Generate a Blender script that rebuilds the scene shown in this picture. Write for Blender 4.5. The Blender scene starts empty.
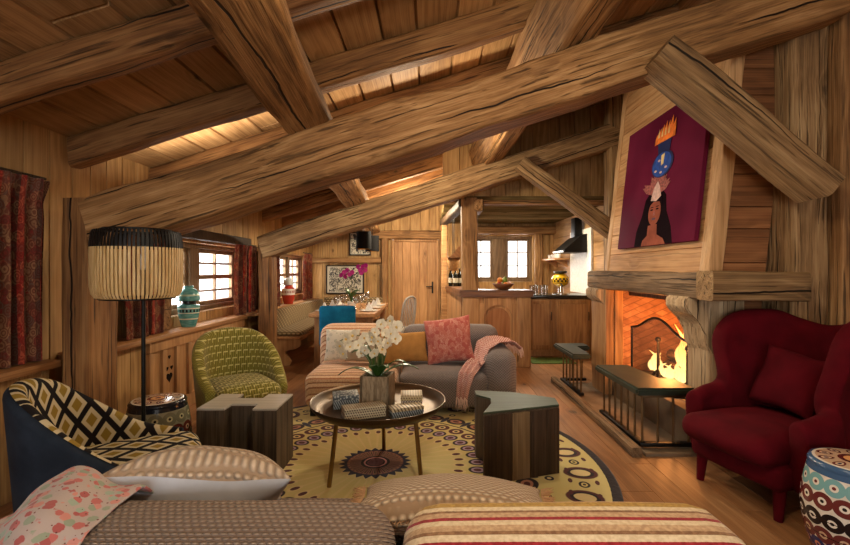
import bpy, bmesh, math, random
from mathutils import Vector, Matrix, Euler, noise as mnoise
PI = math.pi
random.seed(7)
SC = bpy.context.scene
COL = SC.collection

# ------------------------------------------------------------------ camera numbers
FPX = 450.0; VX, VY, CH = 430.0, 271.0, 1.3
def P(px, py, d):
    return Vector(((px-VX)*d/FPX, d, CH-(py-VY)*d/FPX))

def srgb(r, g, b):
    f = lambda c: (c/12.92 if c <= .04045 else ((c+.055)/1.055)**2.4)
    return (f(r/255), f(g/255), f(b/255), 1.0)

# ------------------------------------------------------------------ node helper
class S:
    """a float socket with arithmetic"""
    def __init__(s, m, sock): s.m = m; s.k = sock
    def _b(s, op, o, rev=False):
        n = s.m.new('ShaderNodeMath'); n.operation = op
        a, b = (o, s) if rev else (s, o)
        for i, v in enumerate((a, b)):
            if isinstance(v, S): s.m.link(v.k, n.inputs[i])
            else: n.inputs[i].default_value = float(v)
        return S(s.m, n.outputs[0])
    def __add__(s, o): return s._b('ADD', o)
    def __radd__(s, o): return s._b('ADD', o)
    def __sub__(s, o): return s._b('SUBTRACT', o)
    def __rsub__(s, o): return s._b('SUBTRACT', o, True)
    def __mul__(s, o): return s._b('MULTIPLY', o)
    def __rmul__(s, o): return s._b('MULTIPLY', o)
    def __truediv__(s, o): return s._b('DIVIDE', o)
    def lt(s, o): return s._b('LESS_THAN', o)
    def gt(s, o): return s._b('GREATER_THAN', o)
    def mod(s, o): return s._b('FLOORED_MODULO', o)
    def mn(s, o): return s._b('MINIMUM', o)
    def mx(s, o): return s._b('MAXIMUM', o)
    def pw(s, o): return s._b('POWER', o)
    def atan2(s, o): return s._b('ARCTAN2', o)
    def _u(s, op):
        n = s.m.new('ShaderNodeMath'); n.operation = op; s.m.link(s.k, n.inputs[0]); return S(s.m, n.outputs[0])
    def fract(s): return s._u('FRACT')
    def floor(s): return s._u('FLOOR')
    def abs(s): return s._u('ABSOLUTE')
    def sin(s): return s._u('SINE')
    def sqrt(s): return s._u('SQRT')
    def sm(s, a, b):
        """0 below a, 1 above b (a may exceed b)"""
        n = s.m.new('ShaderNodeMapRange'); n.interpolation_type = 'SMOOTHSTEP'
        lo, hi, t0, t1 = (a, b, 0, 1) if a < b else (b, a, 1, 0)
        s.m.link(s.k, n.inputs[0])
        n.inputs[1].default_value = lo; n.inputs[2].default_value = hi
        n.inputs[3].default_value = t0; n.inputs[4].default_value = t1
        return S(s.m, n.outputs[0])

class MT:
    def __init__(s, name, rough=.6, spec=.3, metal=0.):
        s.mat = bpy.data.materials.new(name); s.mat.use_nodes = True
        s.nt = s.mat.node_tree; s.bs = s.nt.nodes['Principled BSDF']
        s.bs.inputs['Roughness'].default_value = rough
        s.bs.inputs['Specular IOR Level'].default_value = spec
        s.bs.inputs['Metallic'].default_value = metal
        s.tc = None
    def new(s, t): return s.nt.nodes.new(t)
    def link(s, a, b): s.nt.links.new(a, b)
    def tex(s):
        if not s.tc: s.tc = s.new('ShaderNodeTexCoord')
        return s.tc
    def sep(s, sock):
        n = s.new('ShaderNodeSeparateXYZ'); s.link(sock, n.inputs[0])
        return [S(s, n.outputs[i]) for i in range(3)]
    def obj(s): return s.sep(s.tex().outputs['Object'])
    def uv(s): return s.sep(s.tex().outputs['UV'])[:2]
    def comb(s, x, y, z=0.):
        n = s.new('ShaderNodeCombineXYZ')
        for i, v in enumerate((x, y, z)):
            if isinstance(v, S): s.link(v.k, n.inputs[i])
            else: n.inputs[i].default_value = v
        return n.outputs[0]
    def noise(s, vec, scale=1., detail=3., rough=.5, dist=0.):
        n = s.new('ShaderNodeTexNoise'); s.link(vec, n.inputs['Vector'])
        n.inputs['Scale'].default_value = scale; n.inputs['Detail'].default_value = detail
        n.inputs['Roughness'].default_value = rough; n.inputs['Distortion'].default_value = dist
        return S(s, n.outputs[0])
    def vor(s, vec, scale=1., rnd=1., feature='F1'):
        n = s.new('ShaderNodeTexVoronoi'); n.feature = feature; s.link(vec, n.inputs['Vector'])
        n.inputs['Scale'].default_value = scale; n.inputs['Randomness'].default_value = rnd
        if feature == 'DISTANCE_TO_EDGE': return S(s, n.outputs['Distance']), None
        return S(s, n.outputs['Distance']), s.sep(n.outputs['Color'])[0]
    def island(s): return S(s, s.new('ShaderNodeNewGeometry').outputs['Random Per Island'])
    def orand(s): return S(s, s.new('ShaderNodeObjectInfo').outputs['Random'])
    def ramp(s, f, stops, const=False):
        n = s.new('ShaderNodeValToRGB'); s.link(f.k, n.inputs[0]); e = n.color_ramp.elements
        if const: n.color_ramp.interpolation = 'CONSTANT'
        while len(e) < len(stops): e.new(.5)
        for i, (p, c) in enumerate(stops): e[i].position = p; e[i].color = c
        return n.outputs[0]
    def mix(s, f, a, b, mode='MIX'):
        n = s.new('ShaderNodeMix'); n.data_type = 'RGBA'; n.blend_type = mode
        for sock, v in ((n.inputs[0], f), (n.inputs[6], a), (n.inputs[7], b)):
            if isinstance(v, S): s.link(v.k, sock)
            elif hasattr(v, 'links') or hasattr(v, 'is_linked'): s.link(v, sock)
            else: sock.default_value = v
        return n.outputs[2]
    def gray(s, f):
        n = s.new('ShaderNodeCombineColor')
        for i in range(3): s.link(f.k, n.inputs[i])
        return n.outputs[0]
    def col(s, sock):
        if hasattr(sock, 'is_linked'): s.link(sock, s.bs.inputs['Base Color'])
        else: s.bs.inputs['Base Color'].default_value = sock
        return s
    def bump(s, h, strength=.3, dist=.01):
        n = s.new('ShaderNodeBump'); n.inputs['Strength'].default_value = strength; n.inputs['Distance'].default_value = dist
        s.link(h.k, n.inputs['Height']); s.link(n.outputs[0], s.bs.inputs['Normal']); return s
    def setk(s, **k):
        for a, v in k.items(): s.bs.inputs[a.replace('_', ' ')].default_value = v
        return s

def plain(name, c, rough=.5, spec=.4, metal=0., nz=.12, sc=30., bump=.0):
    m = MT(name, rough, spec, metal)
    x, y, z = m.obj(); v = m.comb(x, y, z)
    n = m.noise(v, sc, 3)
    m.col(m.mix(n.sm(.25, .75), tuple(k*(1-nz) for k in c[:3])+(1,), tuple(min(1, k*(1+nz)) for k in c[:3])+(1,)))
    if bump: m.bump(n, bump, .004)
    return m

def wood(name, dark, mid, light, axis=0, rough=.62, bump=.35, crack=0., knots=1., var=.4, sc=1., spec=.25, adze=0.):
    ds = lambda k: tuple(v*.95+(k[0]*.3+k[1]*.55+k[2]*.15)*.05 for v in k[:3])+(1,)
    dark, mid, light = ds(dark), ds(mid), ds(light)
    m = MT(name, rough, spec)
    q = m.obj(); L = q[axis]; A, B = [q[i] for i in range(3) if i != axis]
    off = m.island()*23.7 + m.orand()*51.3
    warp = m.noise(m.comb(L*(.7*sc)+off, A*(2.6*sc)+off, B*(2.6*sc)-off), 1., 3, .5, .2)
    big = m.noise(m.comb(L*(1.3*sc)-off, A*(3.2*sc), B*(3.2*sc)+off), 1., 3, .6)
    fine = m.noise(m.comb(L*(1.5*sc)+off, A*(110*sc), B*(110*sc)), 1., 3, .6)
    km = None
    if knots:
        kd, kc = m.vor(m.comb(L*(2.0*sc)+off*3., A*(4.4*sc)+off, B*(4.4*sc)+off), 1.)
        kr = m.noise(m.comb(L*26.+off, A*40., B*40.), 1., 2)
        kd = kd + (kr-.5)*.07
        on = kc.gt(1-.36*knots)
        km = kd.sm(.115, .05)*on; halo = kd.sm(.34, .08)*on
    g = A*(95*sc) + B*(75*sc) + warp*34. + off*7.
    if km is not None: g = g + halo*7.
    ring = (g.sin()*.5+.5); ring = ring*ring
    t = (ring-.4)*.085 + (fine-.5)*.50 + (big-.5)*.66 + .5
    c = m.ramp(t, [(.28, dark), (.5, mid), (.74, light)])
    c = m.mix(1., c, m.gray(m.orand()*(var*.45) + m.island()*var + (1.-var*.72)), 'MULTIPLY')
    h = ring*.2 + fine*.7
    if km is not None:
        c = m.mix(halo*.30, c, tuple(k*.6 for k in dark[:3])+(1,))
        c = m.mix(km*.8, c, tuple(k*.30 for k in dark[:3])+(1,))
    if crack:
        ck = None
        nq = m.sep(m.tex().outputs['Normal']); NA, NB = [nq[i] for i in range(3) if i != axis]
        for (U, per, o2, NU) in ((B, .21, 0., NB), (A, .25, .4, NA)):
            wv = m.noise(m.comb(L*1.1+off+o2*9., off, o2), 1., 4, .6)
            wd = m.noise(m.comb(L*.9-off+o2*5., (U*(1/per)).floor()*3.1+off, o2), 1., 2)
            ln = ((U+wv*.13+off*.31+o2).mod(per)-per*.5).abs()
            q1 = (ln - wd.sm(.44, .62)*.0052).sm(.0022, -.0008)*wd.gt(.45)*NU.abs().lt(.55)
            ck = q1 if ck is None else ck.mx(q1)
        chk = m.noise(m.comb(L*1.5-off, A*52.+off, B*52.), 1., 3, .55).sm(.56, .66)*big.sm(.34, .56)
        ck = ck.mx(chk*.75)
        c = m.mix(ck*crack, c, tuple(k*.17 for k in dark[:3])+(1,))
        h = h - ck*1.5
    if adze:
        h = h + m.noise(m.comb(L*5.+off, A*11., B*11.), 1., 3)*adze
    m.col(c); m.bump(h, bump, .012)
    return m

M = {}
def setup_materials():
    M['beam'] = wood('old_beam_wood', srgb(80, 53, 28), srgb(144, 103, 59), srgb(188, 146, 96), 0, .68, .7, 1., .8, .3, adze=.8)
    M['beam_red'] = wood('rust_beam_wood', srgb(80, 49, 25), srgb(138, 94, 50), srgb(178, 130, 76), 0, .68, .6, 1., .8, .3, adze=.6)
    M['beam_grey'] = wood('weathered_grey_beam_wood', srgb(80, 58, 35), srgb(144, 111, 72), srgb(186, 154, 108), 0, .75, .8, 1., .7, .25, adze=.9)
    M['boards_y'] = wood('ceiling_board_wood', srgb(118, 82, 45), srgb(168, 126, 78), srgb(196, 155, 102), 1, .6, .25, 0, 1., .42)
    M['boards_z'] = wood('wall_board_wood', srgb(128, 92, 49), srgb(174, 133, 79), srgb(200, 160, 103), 2, .6, .25, 0, 1., .32)
    M['boards_x'] = wood('gable_board_wood', srgb(120, 78, 42), srgb(168, 118, 68), srgb(196, 148, 92), 0, .6, .25, 0, .9, .3)
    M['boards_side'] = wood('hood_board_wood', srgb(150, 102, 58), srgb(196, 148, 96), srgb(216, 174, 122), 1, .6, .3, .3, .8, .25)
    M['floor'] = wood('oak_floor_wood', srgb(108, 69, 38), srgb(146, 100, 60), srgb(172, 126, 82), 1, .42, .12, 0, .5, .3, spec=.4)
    M['joinery'] = wood('joinery_wood', srgb(126, 86, 50), srgb(172, 126, 78), srgb(198, 152, 100), 2, .55, .2, 0, .6, .2)
    M['window_wood'] = wood('window_wood', srgb(84, 62, 42), srgb(122, 96, 68), srgb(150, 122, 90), 2, .55, .2, 0, .4, .2)
    M['joinery_x'] = wood('joinery_wood_long', srgb(122, 80, 44), srgb(166, 116, 68), srgb(192, 142, 92), 0, .55, .2, 0, .6, .2)
    M['joinery_y'] = wood('sill_wood', srgb(130, 86, 48), srgb(172, 122, 74), srgb(198, 150, 98), 1, .5, .2, 0, .6, .2)
    M['dark_wood'] = wood('dark_old_oak', srgb(54, 44, 35), srgb(92, 78, 62), srgb(124, 108, 88), 2, .6, .4, .5, .8, .5)
    M['sheen_wood_top'] = wood('sheen_top_oak', srgb(168, 162, 150), srgb(190, 184, 172), srgb(206, 200, 188), 0, .3, .2, 0, .3, .1, spec=.5)  # pale because the reflected sheen on the top is put into its colour
    M['green_top'] = wood('reflected_green_wood', srgb(46, 58, 44), srgb(62, 76, 58), srgb(78, 92, 72), 0, .48, .15, 0, .3, .1, spec=.5)  # green of a reflection put into the colour of the top
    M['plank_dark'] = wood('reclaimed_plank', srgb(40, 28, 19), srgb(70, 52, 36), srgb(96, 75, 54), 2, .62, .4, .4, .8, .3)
    M['plank_light'] = wood('pale_reclaimed_plank', srgb(100, 80, 54), srgb(136, 112, 80), srgb(160, 136, 102), 2, .62, .4, .4, .8, .2)
    M['black_metal'] = plain('black_metal', srgb(22, 21, 20), .45, .5, .6)
    M['brass'] = plain('aged_brass', srgb(150, 122, 74), .34, .5, .9, .18, 12)
    M['iron'] = plain('wrought_iron', srgb(40, 36, 33), .55, .5, .7)
    M['bronze'] = plain('bronze_rail', srgb(110, 88, 60), .38, .5, .85, .2, 10)
    M['white_paint'] = plain('white_paint', srgb(226, 222, 214), .5)
    M['ceramic_white'] = plain('white_ceramic', srgb(238, 235, 228), .15, .5)
    M['blackboard'] = plain('black_lacquer', srgb(20, 19, 19), .3, .5)
    M['gold'] = plain('gold_lining', srgb(190, 140, 50), .35, .5, .7)
    M['stone'] = plain('hearth_stone', srgb(118, 100, 80), .7, .3, 0, .25, 6, .5)
    M['leaf'] = plain('orchid_leaf', srgb(52, 88, 34), .4, .5, 0, .25, 8)
    M['stem'] = plain('orchid_stem', srgb(92, 96, 52), .5)
    M['petal_white'] = plain('white_petal', srgb(236, 226, 200), .5, .3, 0, .08)
    M['petal_centre'] = plain('petal_centre', srgb(216, 180, 96), .5)
    M['petal_pink'] = plain('magenta_petal', srgb(170, 30, 120), .5, .3, 0, .2)

def glass_mat(name, tint=(1, 1, 1, 1), gl=.12):
    m = bpy.data.materials.new(name); m.use_nodes = True; nt = m.node_tree; nt.nodes.clear()
    o = nt.nodes.new('ShaderNodeOutputMaterial'); mx = nt.nodes.new('ShaderNodeMixShader')
    t = nt.nodes.new('ShaderNodeBsdfTransparent'); t.inputs[0].default_value = tint
    g = nt.nodes.new('ShaderNodeBsdfGlossy'); g.inputs['Roughness'].default_value = .04
    lw = nt.nodes.new('ShaderNodeLayerWeight'); lw.inputs[0].default_value = .35
    mt = nt.nodes.new('ShaderNodeMath'); mt.operation = 'MULTIPLY_ADD'; mt.inputs[1].default_value = .5; mt.inputs[2].default_value = gl*.4
    nt.links.new(lw.outputs['Fresnel'], mt.inputs[0]); nt.links.new(mt.outputs[0], mx.inputs[0])
    nt.links.new(t.outputs[0], mx.inputs[1]); nt.links.new(g.outputs[0], mx.inputs[2]); nt.links.new(mx.outputs[0], o.inputs[0])
    return m

# ------------------------------------------------------------------ mesh helpers
def add_box(bm, c, s, rot=None, bev=0., seg=2, mi=0):
    r = bmesh.ops.create_cube(bm, size=1.)
    vs = r['verts']
    mt = Matrix.Translation(Vector(c)) @ (rot.to_4x4() if rot is not None else Matrix.Identity(4)) @ Matrix.Diagonal((s[0], s[1], s[2], 1))
    bmesh.ops.transform(bm, matrix=mt, verts=vs)
    fs = set(f for v in vs for f in v.link_faces)
    for f in fs: f.material_index = mi
    if bev > 0:
        es = list(set(e for v in vs for e in v.link_edges))
        r2 = bmesh.ops.bevel(bm, geom=es, offset=min(bev, min(s)*.45), segments=seg, affect='EDGES', profile=.5)
        for f in r2['faces']: f.material_index = mi

def rot_e(x=0, y=0, z=0): return Euler((x, y, z)).to_matrix()

def loft(bm, secs, closed=True, cap=True, mi=0, uvf=None):
    """secs: list of lists of Vector, same count"""
    rows = [[bm.verts.new(p) for p in s] for s in secs]
    n = len(secs[0]); fs = []
    for i in range(len(rows)-1):
        for j in range(n if closed else n-1):
            k = (j+1) % n
            try:
                f = bm.faces.new((rows[i][j], rows[i][k], rows[i+1][k], rows[i+1][j])); f.material_index = mi; fs.append(f)
            except ValueError: pass
    if cap and closed:
        for r in (rows[0][::-1], rows[-1]):
            try: f = bm.faces.new(r); f.material_index = mi; fs.append(f)
            except ValueError: pass
    return rows, fs

def frames(pts):
    out = []; up = Vector((0, 0, 1))
    pts = [Vector(p) for p in pts]
    prev = None
    for i, p in enumerate(pts):
        t = (pts[min(i+1, len(pts)-1)] - pts[max(i-1, 0)]).normalized()
        if prev is None:
            a = up if abs(t.z) < .9 else Vector((1, 0, 0))
            u = (a - t*a.dot(t)).normalized()
        else:
            u = (prev - t*prev.dot(t)).normalized()
        prev = u
        out.append((p, t, u, t.cross(u)))
    return out

def add_tube(bm, pts, r, n=8, cap=True, mi=0, flat=1.):
    if not hasattr(r, '__len__'): r = [r]*len(pts)
    secs = []
    for (p, t, u, v), rr in zip(frames(pts), r):
        secs.append([p + u*(math.cos(2*PI*k/n)*rr*flat) + v*(math.sin(2*PI*k/n)*rr) for k in range(n)])
    return loft(bm, secs, True, cap, mi)

def add_lathe(bm, prof, n=32, c=(0, 0, 0), mi=0, sx=1., sy=1.):
    c = Vector(c)
    uvl = bm.loops.layers.uv.verify()
    z0 = min(p[1] for p in prof); z1 = max(p[1] for p in prof)
    rows = []
    for (r, z) in prof:
        if r < 1e-5: rows.append([bm.verts.new(c+Vector((0, 0, z)))])
        else: rows.append([bm.verts.new(c+Vector((math.cos(2*PI*k/n)*r*sx, math.sin(2*PI*k/n)*r*sy, z))) for k in range(n)])
    for i in range(len(rows)-1):
        a, b = rows[i], rows[i+1]
        for k in range(n):
            kk = (k+1) % n
            if len(a) == 1 and len(b) == 1: continue
            if len(a) == 1: vs = (a[0], b[kk], b[k])
            elif len(b) == 1: vs = (a[k], a[kk], b[0])
            else: vs = (a[k], a[kk], b[kk], b[k])
            try: f = bm.faces.new(vs)
            except ValueError: continue
            f.material_index = mi
            for lp in f.loops:
                col = None
                for row, zz in ((a, prof[i][1]), (b, prof[i+1][1])):
                    if lp.vert in row:
                        if len(row) == 1: uu = (k+.5)/n
                        else:
                            idx = row.index(lp.vert); uu = idx/n
                            if kk == 0 and idx == 0: uu = 1.
                        lp[uvl].uv = (uu, (zz-z0)/max(1e-6, z1-z0))

def add_prism(bm, poly, depth, mat4=None, mi=0, bev=0.):
    """poly in local XZ, extruded along +Y by depth"""
    a = [bm.verts.new(Vector((x, 0, z))) for x, z in poly]
    b = [bm.verts.new(Vector((x, depth, z))) for x, z in poly]
    fs = [bm.faces.new(a), bm.faces.new(b[::-1])]
    n = len(poly)
    for i in range(n):
        j = (i+1) % n
        fs.append(bm.faces.new((a[j], a[i], b[i], b[j])))
    for f in fs: f.material_index = mi
    if bev:
        es = list(set(e for f in fs for e in f.edges))
        r2 = bmesh.ops.bevel(bm, geom=es, offset=bev, segments=2, affect='EDGES')
        vs = set(v for f in fs if f.is_valid for v in f.verts) | set(v for f in r2['faces'] for v in f.verts)
        for f in r2['faces']: f.material_index = mi
    else: vs = set(a+b)
    if mat4 is not None: bmesh.ops.transform(bm, matrix=mat4, verts=list(vs))
    bmesh.ops.recalc_face_normals(bm, faces=list(set(f for v in vs for f in v.link_faces)))

def soft_box(bm, c, s, r=.06, puff=(0, 0, 0), n=10, rot=None, wob=0., seed=0, mi=0):
    """box with rounded edges, faces bulged by puff"""
    hx, hy, hz = s[0]/2, s[1]/2, s[2]/2
    r = min(r, hx*.98, hy*.98, hz*.98)
    c = Vector(c); verts = {}
    def pt(i, j, k):
        key = (i, j, k)
        if key in verts: return verts[key]
        q = Vector((-1+2*i/n, -1+2*j/n, -1+2*k/n))
        e = lambda a: math.copysign(abs(a)**.75, a)
        p = Vector((e(q.x)*hx, e(q.y)*hy, e(q.z)*hz))
        inner = Vector((max(-hx+r, min(hx-r, p.x)), max(-hy+r, min(hy-r, p.y)), max(-hz+r, min(hz-r, p.z))))
        d = p-inner
        if d.length > 1e-6:
            p = inner + d.normalized()*r
        ux, uy, uz = p.x/hx, p.y/hy, p.z/hz
        b = lambda a: max(0., 1-a*a)
        p += Vector((math.copysign(1, ux)*puff[0]*b(uy)*b(uz)*abs(ux)**3, math.copysign(1, uy)*puff[1]*b(ux)*b(uz)*abs(uy)**3, math.copysign(1, uz)*puff[2]*b(ux)*b(uy)*abs(uz)**3))
        if wob: p += mnoise.noise_vector(p*4+Vector((seed, seed*2, 0)))*wob
        if rot is not None: p = rot @ p
        v = bm.verts.new(p+c); verts[key] = v; return v
    for ax in range(3):
        for side in (0, n):
            for a in range(n):
                for b_ in range(n):
                    q = []
                    for (da, db) in ((0, 0), (1, 0), (1, 1), (0, 1)):
                        idx = [0, 0, 0]; idx[ax] = side; o = [k for k in range(3) if k != ax]
                        idx[o[0]] = a+da; idx[o[1]] = b_+db; q.append(pt(*idx))
                    flip = (side == 0) ^ (ax == 1)
                    try:
                        f = bm.faces.new(q[::-1] if flip else q); f.material_index = mi
                    except ValueError: pass

def add_pillow(bm, w, h, t, n=16, seed=0, wob=.012, mat4=None, mi_back=0):
    """pillow in local XZ plane, thickness along Y; +Y side gets mi_back"""
    vs = {}
    def pt(i, j, sd):
        edge = i in (0, n) or j in (0, n)
        key = (i, j, 0 if edge else sd)
        if key in vs: return vs[key]
        u, v = -1+2*i/n, -1+2*j/n
        f = ((1-u**4)*(1-v**4))**.5 if not edge else 0
        x = u*w/2*(1-.10*(1-abs(v)**2)*abs(u)**3); z = v*h/2*(1-.10*(1-abs(u)**2)*abs(v)**3)
        y = sd*t/2*f*(.55+.45*(1-u*u)*(1-v*v)**.5) if not edge else 0
        p = Vector((x, y, z)); p += mnoise.noise_vector(Vector((x*5+seed, z*5, seed*3.)))*wob
        vv = bm.verts.new(p); vs[key] = vv; return vv
    for sd in (-1, 1):
        for i in range(n):
            for j in range(n):
                q = [pt(i, j, sd), pt(i+1, j, sd), pt(i+1, j+1, sd), pt(i, j+1, sd)]
                try:
                    f = bm.faces.new(q if sd < 0 else q[::-1]); f.material_index = mi_back if sd > 0 else 0
                except ValueError: pass
    if mat4 is not None: bmesh.ops.transform(bm, matrix=mat4, verts=list(vs.values()))

def add_sheet(bm, fn, nu, nv, mi=0):
    """fn(u,v)->Vector, uv set to (u,v)"""
    uvl = bm.loops.layers.uv.verify()
    g = [[bm.verts.new(fn(i/nu, j/nv)) for j in range(nv+1)] for i in range(nu+1)]
    for i in range(nu):
        for j in range(nv):
            f = bm.faces.new((g[i][j], g[i+1][j], g[i+1][j+1], g[i][j+1])); f.material_index = mi
            for lp, (a, b) in zip(f.loops, ((i, j), (i+1, j), (i+1, j+1), (i, j+1))): lp[uvl].uv = (a/nu, b/nv)

def add_ell(bm, c, r, rot=None, u=16, v=10, mi=0):
    res = bmesh.ops.create_uvsphere(bm, u_segments=u, v_segments=v, radius=1.)
    m = Matrix.Translation(Vector(c)) @ (rot.to_4x4() if rot is not None else Matrix.Identity(4)) @ Matrix.Diagonal((r[0], r[1], r[2], 1))
    bmesh.ops.transform(bm, matrix=m, verts=res['verts'])
    for vv in res['verts']:
        for f in vv.link_faces: f.material_index = mi

def obj(name, bm, mats, parent=None, smooth=35, loc=None, rotz=None, recalc=False, sub=0, solid=0.):
    if recalc: bmesh.ops.recalc_face_normals(bm, faces=bm.faces[:])
    me = bpy.data.meshes.new(name); bm.to_mesh(me); bm.free()
    if not isinstance(mats, (list, tuple)): mats = [mats]
    for m in mats: me.materials.append(m.mat if isinstance(m, MT) else m)
    if smooth:
        me.polygons.foreach_set('use_smooth', [True]*len(me.polygons))
        if smooth < 180: me.set_sharp_from_angle(angle=math.radians(smooth))
    o = bpy.data.objects.new(name, me); COL.objects.link(o)
    if parent is not None: o.parent = parent
    if loc is not None: o.location = loc
    if rotz is not None: o.rotation_euler = (0, 0, rotz)
    if solid:
        sm = o.modifiers.new('Solidify', 'SOLIDIFY'); sm.thickness = solid; sm.offset = 0
    if sub:
        sm = o.modifiers.new('Subdivision', 'SUBSURF'); sm.levels = 1; sm.render_levels = sub
    return o

def tag(o, label=None, cat=None, group=None, kind=None):
    if label: o['label'] = label
    if cat: o['category'] = cat
    if group: o['group'] = group
    if kind: o['kind'] = kind
    return o

def thing(name, label, cat, loc=(0, 0, 0), rotz=0., group=None, kind=None):
    o = bpy.data.objects.new(name, None); COL.objects.link(o); o.empty_display_size = .1
    o.location = loc; o.rotation_euler = (0, 0, rotz)
    return tag(o, label, cat, group, kind)

def copy_tree(o, parent=None):
    c = o.copy(); COL.objects.link(c); c.parent = parent
    for ch in list(o.children): copy_tree(ch, c)
    return c

BM = bmesh.new
# ------------------------------------------------------------------ room shell
RS = .31                                   # roof slope
def ceil_z(x): return 3.0 + RS*x
BACK = 9.3; FRONT = -2.6; XL = -2.5; XR = 2.9

def planks(bm, o, u, v, n, U, V, wmin, wmax, holes=(), top=None, th=.025, ch=.004, lmin=0, lmax=0, rnd=None):
    """boards laid side by side along u, each running along v; face towards n. holes: (u0,u1,v0,v1). top(u)->v limit"""
    rnd = rnd or random
    o, u, v, n = Vector(o), Vector(u), Vector(v), Vector(n)
    cuts = sorted(set([0, U]+[h for hh in holes for h in hh[:2] if 0 < h < U]))
    a = 0.
    def board(a, b, c, d, d2):
        if b-a < .004 or max(d, d2)-c < .004: return
        ch_ = min(ch, (b-a)*.3)
        pts = [(a, c), (b, c), (b, d2), (a, d)]
        ins = [(a+ch_, c+ch_), (b-ch_, c+ch_), (b-ch_, d2-ch_), (a+ch_, d-ch_)]
        bk = [bm.verts.new(o+u*x+v*y-n*th) for x, y in pts]
        md = [bm.verts.new(o+u*x+v*y-n*min(ch_*3.2, th*.8)) for x, y in pts]
        ft = [bm.verts.new(o+u*x+v*y) for x, y in ins]
        for r0, r1 in ((bk, md), (md, ft)):
            for i in range(4):
                j = (i+1) % 4; bm.faces.new((r0[i], r0[j], r1[j], r1[i]))
        bm.faces.new(ft); bm.faces.new(bk[::-1])
    while a < U-1e-6:
        b = min(a+rnd.uniform(wmin, wmax), U)
        for cc in cuts:
            if a+1e-6 < cc < b-1e-6: b = cc; break
        if U-b < wmin*.4 and not any(b < cc < U for cc in cuts): b = U
        mid = (a+b)/2
        segs = [(0., V)]
        for (h0, h1, g0, g1) in holes:
            if h0-1e-6 <= mid <= h1+1e-6:
                ns = []
                for (s0, s1) in segs:
                    if g1 <= s0 or g0 >= s1: ns.append((s0, s1)); continue
                    if g0 > s0: ns.append((s0, g0))
                    if g1 < s1: ns.append((g1, s1))
                segs = ns
        for (s0, s1) in segs:
            e1 = e2 = s1
            if top is not None and s1 >= V-1e-6: e1, e2 = top(a), top(b)
            if lmin:
                x = s0 - rnd.uniform(0, lmax*.6)
                while x < s1:
                    y = x + rnd.uniform(lmin, lmax)
                    board(a, b, max(x, s0), min(y, s1), min(y, s1)); x = y
            else: board(a, b, s0, e1, e2)
        a = b

def struct(name, bm, mat, label=None, smooth=0, parent=None, group=None, cat=None):
    o = obj(name, bm, mat, parent, smooth, recalc=True)
    if parent is None: tag(o, label, cat, group, 'structure')
    return o

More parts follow.
